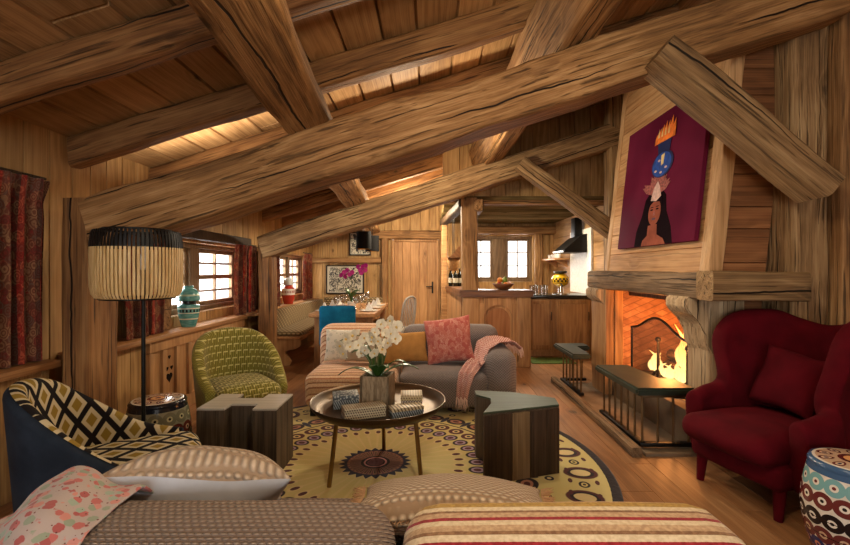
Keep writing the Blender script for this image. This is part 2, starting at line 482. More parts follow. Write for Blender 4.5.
def build_shell():
    R = random.Random(3)
    # floor
    bm = BM(); planks(bm, (XL-.3, FRONT, -.001), (1, 0, 0), (0, 1, 0), (0, 0, 1), XR-XL+.6, BACK-FRONT+.3, .16, .24, th=.04, ch=.002, lmin=1.8, lmax=3.6, rnd=R)
    struct('floor', bm, M['floor'], 'honey coloured oak plank floor')
    # ceiling boards, built in a frame tilted with the roof
    bm = BM(); W = 5.9
    planks(bm, (-2.9, FRONT, 0), (1, 0, 0), (0, 1, 0), (0, 0, -1), W, BACK-FRONT+.3, .2, .3, th=.05, ch=.011, lmin=3, lmax=6, rnd=R)
    c = struct('ceiling', bm, M['boards_y'], 'sloping board ceiling')
    c.location = (0, 0, 3.0); c.rotation_euler = (0, -math.atan(RS), 0)
    # left wall: below the sill and above
    WINS = [(4.22, 6.02, .86, 1.60), (7.45, 9.0, .86, 1.60)]
    bm = BM()
    planks(bm, (XL, FRONT, .0), (0, 1, 0), (0, 0, 1), (1, 0, 0), BACK-FRONT, 2.28, .13, .2, holes=[(a-FRONT, b-FRONT, c, d) for a, b, c, d in WINS], th=.16, ch=.006, rnd=R)
    struct('wall_left', bm, M['boards_z'], 'left wall of upright boards with two small windows')
    # back wall, with openings for the door and the kitchen window
    bm = BM()
    holes = [(-.80-XL, .19-XL, 0, 1.96), (.8-XL, 2.12-XL, 1.08, 2.02)]
    planks(bm, (XL-.1, BACK, 0), (1, 0, 0), (0, 0, 1), (0, -1, 0), XR-XL+.2, 4., .14, .24, holes=[(a+.1, b+.1, c, d) for a, b, c, d in holes], top=lambda u: ceil_z(XL-.1+u)+.06, th=.28, ch=.006, rnd=R)
    struct('wall_back', bm, M['boards_z'], 'back wall of upright boards')
    # wall behind the camera, with a wide glazed opening added for fill light
    bm = BM()
    planks(bm, (XL-.3, FRONT, 0), (1, 0, 0), (0, 0, 1), (0, 1, 0), XR-XL+.6, 4., .16, .24, holes=[(.9, 4.9, .5, 2.1)], top=lambda u: ceil_z(XL-.3+u)+.06, th=.12, ch=.006, rnd=R)
    struct('wall_front', bm, M['boards_z'], 'wall behind the viewer')
    # right walls: living room, kitchen
    bm = BM()
    planks(bm, (XR, FRONT, 0), (0, 0, 1), (0, 1, 0), (-1, 0, 0), 4., 8.0, .16, .26, th=.1, ch=.004, rnd=R)
    struct('wall_right', bm, M['boards_y'], 'right wall of dark level boards')
    bm = BM()
    planks(bm, (2.55, 5.3, 0), (0, 0, 1), (0, 1, 0), (-1, 0, 0), 3.9, BACK-5.3, .16, .26, th=.1, ch=.004, rnd=R)
    struct('wall_right_kitchen', bm, M['boards_y'], 'right wall of the kitchen')
    # boards over the kitchen front (gable)
    bm = BM()
    planks(bm, (.18, 6.35, 2.26), (1, 0, 0), (0, 0, 1), (0, -1, 0), 2.5, 2., .16, .26, top=lambda u: ceil_z(.18+u)-2.26+.04, th=.05, ch=.007, rnd=R)
    struct('wall_gable_above_kitchen', bm, M['boards_z'], 'upright boards above the kitchen front')
    # lowered kitchen ceiling
    bm = BM()
    planks(bm, (.2, 6.2, 2.28), (0, 1, 0), (1, 0, 0), (0, 0, -1), BACK-6.2, 2.4, .16, .26, th=.05, ch=.014, rnd=R)
    struct('ceiling_kitchen', bm, wood('grey_loft_boards', srgb(58, 46, 26), srgb(98, 80, 48), srgb(130, 110, 72), 0, .9, .4, .5, .6, .9, spec=0.), 'lowered board ceiling of the kitchen')

def beam(name, p0, p1, w, h, mat, rough=.012, label=None, group=None, seed=0, up=(0, 0, 1), kind='structure', corner=.03, taper=0., cat='beam'):
    p0, p1 = Vector(p0), Vector(p1); d = p1-p0; L = d.length; x = d.normalized()
    z = Vector(up); z = (z-x*z.dot(x)).normalized(); y = z.cross(x)
    bm = BM(); n = max(2, int(L/.09)); secs = []
    prof = []
    per = 6
    cs = [(w/2-corner, h/2-corner, 0), (-w/2+corner, h/2-corner, 90), (-w/2+corner, -h/2+corner, 180), (w/2-corner, -h/2+corner, 270)]
    for (cx, cy, a0) in cs:
        for k in range(4):
            a = math.radians(a0+k*30); prof.append((cx+corner*math.cos(a), cy+corner*math.sin(a)))
        # extra points along the flat
        i = cs.index((cx, cy, a0)); nx = cs[(i+1) % 4]
        pe = (cx+corner*math.cos(math.radians(a0+90)), cy+corner*math.sin(math.radians(a0+90)))
        pn = (nx[0]+corner*math.cos(math.radians(nx[2])), nx[1]+corner*math.sin(math.radians(nx[2])))
        for k in range(1, 4): prof.append((pe[0]+(pn[0]-pe[0])*k/4, pe[1]+(pn[1]-pe[1])*k/4))
    for i in range(n+1):
        s = i/n; xx = -L/2+L*s; sec = []
        k = 1-taper*abs(s-.5)*2
        for (a, b) in prof:
            q = Vector((xx*1.3+seed*7.1, a*2.+seed*3.3, b*2.))
            nn = mnoise.noise_vector(q)*rough*1.6 + mnoise.noise_vector(q*4)*rough*.5
            sec.append(Vector((xx, a*k+nn.y, b*k+nn.z)))
        secs.append(sec)
    loft(bm, secs)
    o = obj(name, bm, mat, smooth=40, recalc=True)
    m = Matrix((x, y, z)).transposed().to_4x4(); m.translation = (p0+p1)/2
    o.matrix_world = m
    tag(o, label, cat, group, kind)
    return o

def build_timbers():
    T = lambda x: 2.41+.32*x-.165            # centre line of the truss beams
    # truss in front and truss further back
    beam('truss_beam', (-2.11, 2.9, T(-2.11)), (2.56, 2.9, T(2.56)), .3, .335, M['beam'], .02, 'huge rough sloping timber crossing the whole room in front', seed=1)
    beam('truss_beam', (-2.12, 5.75, T(-2.12)+.03), (2.4, 5.75, T(2.4)+.03), .28, .3, M['beam_grey'], .018, 'second sloping timber crossing the room behind the first', seed=2)
    # purlins
    for i, (xa, xb, w, lab) in enumerate(((-.645, -1.21, .28, 'thick square timber running away overhead, left of the middle'), (.96, .60, .25, 'thick timber running away overhead, right of the middle'))):
        ya, yb = .2, 9.2
        zc = lambda x: 2.42+.32*x+.2
        beam('purlin_beam', (xa, ya, zc(xa)), (xb, yb, zc(xb)), w, .4, M['beam'], .014, lab, seed=5+i, up=(-RS, 0, 1))
    # rafters under the ceiling boards
    ords = ['first', 'second', 'third', 'fourth', 'fifth', 'sixth', 'seventh', 'eighth', 'ninth']
    for i in range(8):
        y = 2.27+.9*i
        zr = lambda x: ceil_z(x)-.1
        beam('rafter_beam', (-2.55, y, zr(-2.55)), (2.85, y, zr(2.85)), .14, .19, M['beam_red'], .012, '%s of the slanting rafters under the ceiling, counted from the front' % ords[i], 'rafters under the ceiling', seed=20+i)
    # wall plate on the left wall
    # left posts
    beam('timber_pillar', (-2.185, 2.9, 0), (-2.185, 2.9, 1.75), .28, .18, M['beam_red'], .01, 'old timber post by the left wall carrying the front sloping timber', seed=41, up=(1, 0, 0), cat='post')
    beam('timber_pillar', (-2.07, 5.75, 0), (-2.07, 5.75, 1.72), .22, .17, M['beam_red'], .01, 'old timber post between the two left windows', seed=42, up=(1, 0, 0), cat='post')
    # right posts
    beam('timber_pillar', (2.53, 3.16, 0), (2.53, 3.16, 3.75), .34, .24, M['beam_grey'], .014, 'broad weathered timber post behind the red armchair', seed=43, up=(1, 0, 0), cat='post')
    beam('timber_pillar', (2.79, 3.06, 0), (2.79, 3.06, 3.8), .34, .25, M['beam'], .012, 'broad timber post at the right edge of the photo', seed=44, up=(1, 0, 0), cat='post')
    beam('timber_pillar', (2.33, 5.72, 0), (2.33, 5.72, 3.6), .22, .18, M['beam_grey'], .01, 'grey timber post behind the chimney hood carrying the rear sloping timber', seed=45, up=(1, 0, 0), cat='post')
    # braces
    beam('brace_beam', (1.36, 2.72, 2.60), (2.36, 2.72, 1.80), .27, .16, M['beam_grey'], .014, 'diagonal weathered brace in front of the painting', seed=51)
    beam('brace_beam', (1.1, 5.5, 2.62), (2.3, 5.5, 1.72), .18, .19, M['beam_grey'], .012, 'diagonal brace in front of the kitchen', seed=52)
    # kitchen front: fascia, corner posts, header
    beam('fascia_beam', (.4, 6.3, 2.27), (2.5, 6.3, 2.27), .12, .1, M['beam'], .006, 'thin level timber along the kitchen ceiling front', seed=53)
    beam('timber_pillar', (.545, 6.22, 1.04), (.545, 6.22, 2.3), .2, .22, M['beam'], .01, 'timber post standing on the bar corner', seed=54, up=(1, 0, 0), cat='post')
    beam('cross_beam', (.66, 6.08, 2.19), (.66, 6.5, 2.19), .13, .16, M['beam'], .006, 'short beam end beside the bar post', seed=55)
    beam('cross_beam', (.46, 6.2, 2.24), (.25, 8.4, 2.2), .14, .12, M['plank_dark'], .008, 'level timber running back above the side of the bar', seed=56)
    beam('timber_pillar', (.27, 8.3, 0), (.27, 8.3, 2.2), .1, .12, M['joinery'], .006, 'slim post at the far end of the bar', seed=57, up=(1, 0, 0), cat='post')
    beam('header_beam', (.9, 9.18, 2.13), (2.54, 9.18, 2.13), .2, .16, M['beam'], .008, 'level timber above the kitchen window', seed=58)
    beam('timber_pillar', (2.22, 9.2, 0), (2.22, 9.2, 2.05), .12, .16, M['beam'], .006, 'upright timber right of the kitchen window', seed=59, up=(1, 0, 0), cat='post')
    # back wall trims round the door
    beam('trim_beam', (-1.18, 9.22, 2.04), (.3, 9.22, 2.04), .14, .17, M['beam'], .006, 'level timber above the plank door', seed=60)
    beam('trim_beam', (-2.45, 9.24, 1.52), (-1.0, 9.24, 1.52), .08, .11, M['beam'], .005, 'level timber between the two wall pictures', seed=61)
    beam('timber_pillar', (-.92, 9.2, 0), (-.92, 9.2, 1.96), .16, .13, M['beam'], .006, 'upright timber left of the plank door', seed=62, up=(1, 0, 0), cat='post')
    beam('timber_pillar', (.22, 9.22, 0), (.22, 9.22, 1.96), .1, .1, M['beam'], .006, 'upright timber right of the plank door', seed=63, up=(1, 0, 0), cat='post')

def make_window(name, label, o, u, width, height, sashes, parent_depth=.1, n=(1, 0, 0)):
    """o lower corner at the pane plane, u along the opening; sashes: (u0,u1,cols,rows,thick_row)"""
    o, u, n = Vector(o), Vector(u), Vector(n); z = Vector((0, 0, 1))
    R = Matrix((u, n, z)).transposed()
    w = thing(name, label, 'window', o, kind='structure')
    w.rotation_euler = R.to_euler()
    bm = BM(); f = .05
    for (a, b, c, d) in ((0, width, 0, f), (0, width, height-f, height)): add_box(bm, ((a+b)/2, 0, (c+d)/2), (b-a, .1, d-c), bev=.006)
    for a in (f/2, width-f/2): add_box(bm, (a, 0, height/2), (f, .1, height-2*f), bev=.006)
    for i in range(len(sashes)-1):
        a, b = sashes[i][1], sashes[i+1][0]
        add_box(bm, ((a+b)/2, 0, height/2), (b-a, .1, height-2*f), bev=.006)
    obj('window_frame', bm, M['window_wood'], w)
    for (a, b, c, r, th) in sashes:
        bm = BM(); s = .045; z0, z1 = f, height-f
        for zz in (z0+s/2, z1-s/2): add_box(bm, ((a+b)/2, .01, zz), (b-a, .05, s), bev=.005)
        for xx in (a+s/2, b-s/2): add_box(bm, (xx, .01, (z0+z1)/2), (s, .05, z1-z0-2*s), bev=.005)
        for k in range(1, c): add_box(bm, (a+(b-a)*k/c, .01, (z0+z1)/2), (.022, .03, z1-z0-2*s))
        for k in range(1, r):
            t = .05 if k == th else .022
            add_box(bm, ((a+b)/2, .012, z0+(z1-z0)*k/r), (b-a-2*s, .034, t))
        sh = obj('sash', bm, M['window_wood'], w)
        bm = BM(); add_box(bm, ((a+b)/2, .0, (z0+z1)/2), (b-a-.05, .006, z1-z0-.05))
        obj('glass', bm, M['glass'], sh, 0)
    return w

def build_openings():
    M['glass'] = glass_mat('window_glass')
    make_window('window_1', 'small paned window behind the turquoise vase', (-2.62, 4.22, .86), (0, 1, 0), 1.80, .74, [(.05, .60, 2, 4, 2), (.80, 1.75, 2, 4, 2)], n=(-1, 0, 0))
    make_window('window_2', 'small paned window above the dining bench', (-2.62, 7.45, .86), (0, 1, 0), 1.55, .74, [(.05, .72, 2, 4, 2), (.80, 1.50, 2, 4, 2)], n=(-1, 0, 0))
    make_window('window_3', 'six paned kitchen window with two sashes', (.8, 9.42, 1.08), (1, 0, 0), 1.32, .94, [(.03, .5, 2, 3, 9), (.79, 1.27, 2, 3, 9)], n=(0, 1, 0))
    make_window('window_4', 'wide added window behind the viewer for fill light', (2.1, FRONT-.06, .5), (-1, 0, 0), 4., 1.6, [(.05, 1.3, 1, 1, 9), (1.38, 2.62, 1, 1, 9), (2.7, 3.95, 1, 1, 9)], n=(0, -1, 0))  # unseen window, added to let fill light into the room
    # window boards (sills) along the left wall, cut by the posts
    for i, (a, b, lab) in enumerate(((FRONT+.05, 2.79, 'wooden shelf sill under the large curtain at the left'), (3.02, 5.63, 'wooden shelf sill carrying the turquoise vase'), (5.87, BACK-.02, 'wooden shelf sill behind the dining bench'))):
        bm = BM(); add_box(bm, (-2.4, (a+b)/2, .73), (.24, b-a, .045), bev=.008)
        o = struct('trim_%d' % (i+1), bm, M['joinery_y'], lab, 35)
    # boarding under the sills
    bm = BM(); R = random.Random(9)
    for a, b in ((FRONT+.05, 2.79), (3.02, 3.7)):
        planks(bm, (-2.36, a, 0), (0, 1, 0), (0, 0, 1), (1, 0, 0), b-a, .707, .14, .22, th=.04, ch=.004, rnd=R)
    struct('trim_4', bm, M['boards_z'], 'upright boards under the window sill')
    # radiator cupboard with heart cut-outs
    bx = thing('radiator_cover', 'wooden radiator cover with heart cut-outs under the window sill', 'radiator cover', (-2.36, 3.72, 0), kind='structure')
    bm = BM(); LY = 1.9
    add_box(bm, (.02, LY/2, .66), (.05, LY, .09)); add_box(bm, (.02, LY/2, .06), (.05, LY, .12))
    npan = 9; pw = LY/npan
    for k in range(npan+1):
        if k in (0, 1, 2, 5, 8, 9) or True:
            wd = .05
            add_box(bm, (.02, min(max(k*pw, wd/2), LY-wd/2), .36), (.05, wd, .5), bev=.004)
    obj('frame', bm, M['joinery'], bx)
    bm = BM()
    for k in range(npan):
        add_box(bm, (.01, (k+.5)*pw, .36), (.02, pw-.06, .5))
    pn = obj('panel', bm, M['joinery'], bx)
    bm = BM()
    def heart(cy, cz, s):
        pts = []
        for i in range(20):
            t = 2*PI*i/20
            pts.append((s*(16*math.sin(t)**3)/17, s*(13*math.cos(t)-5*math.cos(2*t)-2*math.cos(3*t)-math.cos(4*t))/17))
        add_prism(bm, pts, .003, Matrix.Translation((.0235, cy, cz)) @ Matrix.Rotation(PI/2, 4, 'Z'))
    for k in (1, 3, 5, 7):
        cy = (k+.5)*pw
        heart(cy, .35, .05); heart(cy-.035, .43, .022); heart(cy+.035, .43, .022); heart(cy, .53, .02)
    obj('heart_shade_inlay', bm, plain('cutout_shade', srgb(22, 14, 9), .9, .1), pn, 0)  # dark hearts laid on the panel; their colour stands in for shade inside cut-outs
    bm = BM(); add_box(bm, (-.02, LY/2, .35), (.04, LY, .7)); obj('backing', bm, M['plank_dark'], bx)
    # door in the back wall
    d = thing('door_1', 'plank door with black iron handle in the back wall', 'door', (-.78, BACK+.02, 0), kind='structure')
    bm = BM(); R = random.Random(4)
    planks(bm, (.04, 0, .01), (1, 0, 0), (0, 0, 1), (0, -1, 0), .89, 1.92, .15, .24, th=.04, rnd=R); obj('door_leaf', bm, M['joinery'], d, 0, recalc=True)
    bm = BM()
    for x in (.015, .955): add_box(bm, (x, -.01, .97), (.06, .1, 1.94), bev=.006)
    add_box(bm, (.485, -.01, 1.93), (.9, .1, .05), bev=.006)
    obj('door_frame', bm, M['joinery'], d)
    bm = BM(); add_box(bm, (.83, -.012, .96), (.035, .012, .24), bev=.005)
    add_tube(bm, [(.83, -.012, .98), (.83, -.05, .98), (.80, -.06, .98), (.70, -.055, .975)], .011, 8)
    obj('door_handle', bm, M['iron'], d)
    # curtain board above window
    bm = BM(); add_box(bm, (-2.44, 5.1, 1.68), (.1, 1.86, .1), bev=.006)
    struct('trim_5', bm, M['plank_dark'], 'dark lintel board above the window', 35)
    bm = BM()
    add_box(bm, (-2.46, 4.1, 1.19), (.1, .2, .85), bev=.01)
    struct('trim_6', bm, M['beam'], 'upright timber left of the window', 35)
def rough_bar(bm, p0, p1, w, h, rough=.01, corner=.02, seed=0, up=(0, 0, 1), seg=.1):
    p0, p1 = Vector(p0), Vector(p1); d = p1-p0; L = d.length; x = d.normalized()
    z = Vector(up); z = (z-x*z.dot(x)).normalized(); y = z.cross(x); n = max(2, int(L/seg)); secs = []
    prof = []
    for (cx, cy, a0) in ((w/2-corner, h/2-corner, 0), (-w/2+corner, h/2-corner, 90), (-w/2+corner, -h/2+corner, 180), (w/2-corner, -h/2+corner, 270)):
        for k in range(3):
            a = math.radians(a0+k*45); prof.append((cx+corner*math.cos(a), cy+corner*math.sin(a)))
    for i in range(n+1):
        q0 = p0+d*(i/n); sec = []
        for a, b in prof:
            q = q0+y*a+z*b
            sec.append(q+mnoise.noise_vector(q*2.3+Vector((seed*5., seed, 0)))*rough*1.4+mnoise.noise_vector(q*7)*rough*.5)
        secs.append(sec)
    loft(bm, secs)

def build_fireplace():
    mantel_m = wood('mantel_wood', srgb(76, 58, 40), srgb(124, 98, 70), srgb(158, 130, 98), 1, .72, .8, 1., .7, .2, adze=.8)
    corbel_m = wood('corbel_wood', srgb(120, 96, 66), srgb(176, 148, 112), srgb(206, 182, 146), 2, .75, .8, 1., .4, .2, adze=.8)
    M['brick'] = None
    b = MT('herringbone_brick', .85, .2)
    x, y, z = b.obj(); u = (x+y*1.0)*.7; w = z
    s = 21.; a = (u+w)*s*.7071; c = (w-u)*s*.7071
    # herringbone: alternate rows of long bricks
    ra = (a+c.floor()*1.).mod(4.); rb = (c+a.floor()*1.).mod(4.)
    hz = ra.lt(2.); 
    e1 = a.fract().mn(1.-a.fract()); e2 = c.fract().mn(1.-c.fract())
    m1 = (e2.lt(.07)).mx(((a+c.floor()).mod(2.)).lt(.1))
    nz = b.noise(b.comb(a.floor()*.37, c.floor()*.71, 0.), 3., 1)
    n2 = b.noise(b.comb(x*14., y*14., z*14.), 1., 4)
    col = b.ramp(nz*.6+n2*.5, [(.3, srgb(112, 74, 52)), (.55, srgb(146, 102, 74)), (.8, srgb(172, 130, 98))])
    b.col(b.mix(m1*.5, col, srgb(84, 62, 48))); b.bump(n2*.4-m1*.8, .6, .01)
    fp = thing('fireplace', 'open fireplace with heavy timber mantel and sloping boarded hood', 'fireplace', (1.9, 4., 0))
    O = Vector((-1.9, -4., 0))
    def part(name, bm, mat, smooth=40, parent=fp, recalc=True):
        bmesh.ops.translate(bm, verts=bm.verts[:], vec=O)
        return obj(name, bm, mat, parent, smooth, recalc=recalc)
    bm = BM(); rough_bar(bm, (1.95, 3.0, 1.203), (1.95, 5.15, 1.203), .3, .186, .012, .025, 3)
    part('mantel', bm, mantel_m)
    bm = BM(); rough_bar(bm, (1.80, 2.95, 1.203), (2.42, 2.95, 1.203), .18, .19, .008, .02, 4)
    part('mantel_return', bm, M['beam_grey'])
    # corbels: S profile in XZ
    def corbel(y0, y1, sh):
        prof = [(2.05, 1.12), (1.765, 1.12), (1.75, 1.07), (1.765, 1.02), (1.81, .985), (1.86, .95), (1.885, .90), (1.885, .855), (1.895, .80), (1.91, .755), (1.93, .72), (1.96, .70), (2.05, .70)]
        prof = [(x+sh, z) for x, z in prof]
        bm = BM(); add_prism(bm, prof, y1-y0, Matrix.Translation((0, y0, 0)), bev=.012)
        part('corbel', bm, corbel_m)
    corbel(3.12, 3.40, .02); corbel(4.66, 4.98, -.035)
    for (y0, y1, xx) in ((3.13, 3.40, 1.94), (4.65, 5.02, 1.80)):
        bm = BM(); rough_bar(bm, ((xx+2.2)/2, (y0+y1)/2, 0), ((xx+2.2)/2, (y0+y1)/2, 1.12), y1-y0, 2.2-xx, .008, .02, y0, up=(1, 0, 0))
        part('pillar', bm, M['joinery'] if y0 > 4 else corbel_m)
    # orange lit jambs are plain boards on the firebox side of the far pillar
    bm = BM(); add_box(bm, (1.845, 4.632, .7), (.08, .03, .82), bev=.006); add_box(bm, (1.94, 4.632, .7), (.085, .03, .82), bev=.006)
    part('jamb', bm, M['joinery'])
    # firebox
    bm = BM()
    add_box(bm, (2.35, 4.60, .65), (.72, .08, 1.3), rot=rot_e(z=-.25))
    add_box(bm, (2.35, 3.42, .65), (.72, .08, 1.3), rot=rot_e(z=.25))
    add_box(bm, (2.66, 4.0, .65), (.08, 1.5, 1.3))
    part('firebox', bm, b, 0)
    bm = BM(); add_box(bm, (2.3, 4.0, .14), (.84, 1.5, .28), bev=.01)
    part('hearth_step', bm, M['stone'])
    bm = BM(); add_box(bm, (1.72, 4.15, .012), (.42, 2.0, .024)); part('hearth_slab', bm, M['stone'], 0)
    bm = BM(); rough_bar(bm, (1.445, 3.14, .035), (1.445, 5.25, .035), .07, .07, .004, .01, 9); part('kerb', bm, mantel_m)
    # lintel board behind the mantel, above the opening
    bm = BM(); add_box(bm, (2.1, 4.0, 1.2), (.1, 1.4, .3)); part('lintel', bm, M['plank_dark'], 0)
    M['hood_side'] = wood('hood_side_wood', srgb(84, 50, 26), srgb(128, 82, 46), srgb(158, 106, 64), 0, .6, .3, .3, .8, .3)
    M['hood_trim'] = wood('hood_trim_wood', srgb(150, 108, 64), srgb(190, 146, 98), srgb(212, 172, 122), 2, .6, .25, .3, .5, .1)
    # hood
    l = Vector((.1086, 0, .9941)); nn = (-.9941, 0, .1086)
    R = random.Random(12); bm = BM()
    planks(bm, (1.95, 3.18, 1.28), l, (0, 1, 0), nn, 2.45, 1.80, .15, .24, th=.05, ch=.004, rnd=R)
    part('hood_boards', bm, M['boards_side'], 0)
    bm = BM()
    planks(bm, (1.975, 3.17, 1.0), l, (1, 0, 0), (0, -1, 0), 2.9, .36, .15, .25, th=.05, ch=.005, rnd=R)
    part('hood_side_boards', bm, M['hood_side'], 0); bm = BM()
    planks(bm, (1.975, 4.99, 1.0), l, (1, 0, 0), (0, 1, 0), 2.9, .5, .15, .25, th=.05, ch=.005, rnd=R)
    part('hood_side_boards', bm, M['hood_side'], 0)
    for y, s in ((3.195, .11), (4.97, .09)):
        bm = BM(); p = Vector((1.99, y, 1.28)); rough_bar(bm, p, p+l*2.45, s*1.1, .10, .006, .012, y, up=(1, 0, 0))
        part('hood_corner_post', bm, M['hood_trim'])
    # ---------------- andiron, logs, flames, screen
    sc = thing('fire_screen', 'black framed arched mesh screen standing in the fireplace opening', 'fire screen', (2.0, 3.97, .283))
    W = .98
    def topz(t): return .47+.13*(math.cos(PI*max(-1, min(1, t)))*.5+.5)
    pts = [(0, -W/2, .02)] + [(0, W/2*t, topz(t*1.02)) for t in [k/16-1 for k in range(33)]] + [(0, W/2, .02)]
    bm = BM(); add_tube(bm, pts, .011, 8); add_tube(bm, [(0, -W/2, .02), (0, W/2, .02)], .011, 8)
    for yy in (-.36, .36): add_box(bm, (0, yy, .01), (.14, .02, .02), bev=.004)
    obj('screen_frame', bm, M['black_metal'], sc)
    mm = bpy.data.materials.new('fine_wire_mesh'); mm.use_nodes = True; nt = mm.node_tree
    bsd = nt.nodes['Principled BSDF']; bsd.inputs['Base Color'].default_value = srgb(60, 48, 40); bsd.inputs['Roughness'].default_value = .5
    bsd.inputs['Alpha'].default_value = .66
    bm = BM(); add_sheet(bm, lambda u, v: Vector((0, W/2*(2*u-1), .02+(topz((2*u-1)*1.02)-.02)*v)), 32, 8)
    obj('wire_mesh', bm, mm, sc, 0)
    logs = M['log'] = wood('charred_log', srgb(26, 18, 14), srgb(62, 44, 32), srgb(110, 82, 60), 0, .9, .9, .8, 0, .2)
    for i, (p, L, r, az, lab) in enumerate((((2.28, 4.0, .398), .62, .055, 1.55, 'charred log lying at the front of the fire'), ((2.44, 3.98, .403), .58, .06, 1.6, 'charred log lying at the back of the fire'), ((2.36, 3.96, .516), .6, .05, 1.85, 'charred log lying across the others in the fire'))):
        bm = BM(); n = 10; pts = [(-L/2+L*k/n, mnoise.noise(Vector((k*.5, i, 0)))*.02, mnoise.noise(Vector((k*.5, i, 4)))*.012) for k in range(n+1)]
        add_tube(bm, pts, [r*(1+.12*mnoise.noise(Vector((k, i*3., 1)))) for k in range(n+1)], 12)
        o = obj('log', bm, logs, loc=p, rotz=az); tag(o, lab, 'log', 'logs in the fire')
    fm = bpy.data.materials.new('flame'); fm.use_nodes = True; nt = fm.node_tree; nt.nodes.clear()
    out = nt.nodes.new('ShaderNodeOutputMaterial'); em = nt.nodes.new('ShaderNodeEmission'); tc = nt.nodes.new('ShaderNodeTexCoord')
    sx = nt.nodes.new('ShaderNodeSeparateXYZ'); rp = nt.nodes.new('ShaderNodeValToRGB'); tr = nt.nodes.new('ShaderNodeBsdfTransparent'); mx = nt.nodes.new('ShaderNodeMixShader')
    lw = nt.nodes.new('ShaderNodeLayerWeight'); lw.inputs[0].default_value = .45
    nt.links.new(tc.outputs['Object'], sx.inputs[0]); mr = nt.nodes.new('ShaderNodeMapRange'); mr.inputs[1].default_value = 0; mr.inputs[2].default_value = .42
    nt.links.new(sx.outputs[2], mr.inputs[0]); nt.links.new(mr.outputs[0], rp.inputs[0])
    e = rp.color_ramp.elements; e[0].color = (1, .62, .22, 1); e[1].color = (1, .2, .03, 1); x_ = e.new(.55); x_.color = (1, .42, .1, 1)
    nt.links.new(rp.outputs[0], em.inputs[0]); em.inputs[1].default_value = 6.
    nt.links.new(lw.outputs['Facing'], mx.inputs[0]); nt.links.new(em.outputs[0], mx.inputs[1]); nt.links.new(tr.outputs[0], mx.inputs[2]); nt.links.new(mx.outputs[0], out.inputs[0])
    fl = thing('fire', 'bright flames burning on the logs in the fireplace', 'fire', (2.28, 4.06, .36))
    R = random.Random(5)
    for i in range(20):
        yy = R.uniform(-.2, .40) if i > 6 else R.uniform(-.15, .12)
        h = R.uniform(.30, .46) if i < 7 else R.uniform(.08, .2)
        bm = BM(); r0 = R.uniform(.028, .05); lean = R.uniform(-.04, .04); ph = R.uniform(0, 6)
        pts = [(math.sin(ph+k*.7)*.018*k/5, lean*k/8+math.sin(ph*2+k*.8)*.015*k/6, h*k/10) for k in range(11)]
        rr = [max(.002, r0*2.3*(k/10+.05)**.5*(1-k/10)**1.15) for k in range(11)]
        add_tube(bm, pts, rr, 10)
        f = obj('flame', bm, fm, fl, 180); f.location = (R.uniform(-.04, .1) if i < 7 else -.11+R.uniform(-.02, .02), yy, 0 if i < 7 else -.03)
    for (x, y, lab) in ((2.12, 3.70, 'wrought iron firedog under the tall flames'), (2.12, 4.18, 'wrought iron firedog left of the flames behind the mesh screen')):
        a = thing('firedog', lab, 'firedog', (x, y, .283), group='firedogs in the fireplace')
        bm = BM(); add_tube(bm, [(0, 0, 0), (0, 0, .2), (0, .004, .36)], [.016, .014, .012], 8); add_ell(bm, (0, .004, .38), (.024, .024, .026), u=12, v=8)
        add_tube(bm, [(-.03, -.07, .012), (-.01, -.04, .07), (0, 0, .1), (-.01, .04, .07), (-.03, .07, .012)], .011, 8)
        obj('upright', bm, M['iron'], a)
        bm = BM(); add_box(bm, (.2, 0, .045), (.4, .022, .022), bev=.004); add_box(bm, (.38, 0, .02), (.02, .02, .04)); obj('bar', bm, M['iron'], a)

def build_fender():
    """two corner seats of the club fender"""
    leather = plain('dark_green_leather', srgb(34, 44, 30), .5, .5, 0, .3, 9, .1)
    def seat(name, label, poly, rods, rails):
        t = thing('fender_bench', label, 'fender bench', group='fender benches round the hearth')
        z0 = .41
        bm = BM()
        add_prism(bm, list(poly), .055, Matrix.Translation((0, 0, z0+.055)) @ Matrix.Rotation(-PI/2, 4, 'X') , bev=.014)
        obj('seat_pad', bm, leather, t, recalc=True)
        bm = BM()
        for a, b in rails:
            a, b = Vector(a), Vector(b); c = (a+b)/2; d = b-a
            add_box(bm, (c.x, c.y, .4), (abs(d.x)+.025, abs(d.y)+.025, .018), bev=.003)
        obj('seat_rail', bm, M['bronze'], t)
        bm = BM()
        for a, b in rails:
            a, b = Vector(a), Vector(b); c = (a+b)/2; d = b-a
            add_box(bm, (c.x, c.y, .055), (abs(d.x)+.05, abs(d.y)+.05, .03), bev=.006)
        obj('bottom_rail', bm, M['black_metal'], t)
        for (x, y) in rods:
            bm = BM(); add_tube(bm, [(x, y, .06), (x, y, .2), (x, y, .4)], .009, 8); obj('rod', bm, M['bronze'], t)
        return t
    X0 = 1.53
    yN, yF = 3.24, 3.98
    seat('near', 'dark green leather corner bench of the fender nearest the red armchair', [(1.47, 3.2), (1.90, 3.2), (1.90, 3.50), (1.77, 3.50), (1.77, 4.02), (1.47, 4.02)],
         [(X0, yN+.005+k*.118) for k in range(7)]+[(X0+.11*k, yN) for k in range(1, 4)], [((X0, yN, 0), (X0, yF, 0)), ((X0, yN, 0), (1.85, yN, 0))])
    yN, yF = 4.56, 5.2
    seat('far', 'dark green leather corner bench of the fender nearest the kitchen', [(1.43, 4.52), (1.62, 4.52), (1.62, 5.02), (1.785, 5.02), (1.785, 5.22), (1.43, 5.22)],
         [(X0, yN+k*.12) for k in range(6)]+[(X0+.11*k, yF-.02) for k in range(1, 3)], [((X0, yN, 0), (X0, yF-.02, 0)), ((X0, yF-.02, 0), (1.77, yF-.02, 0))])

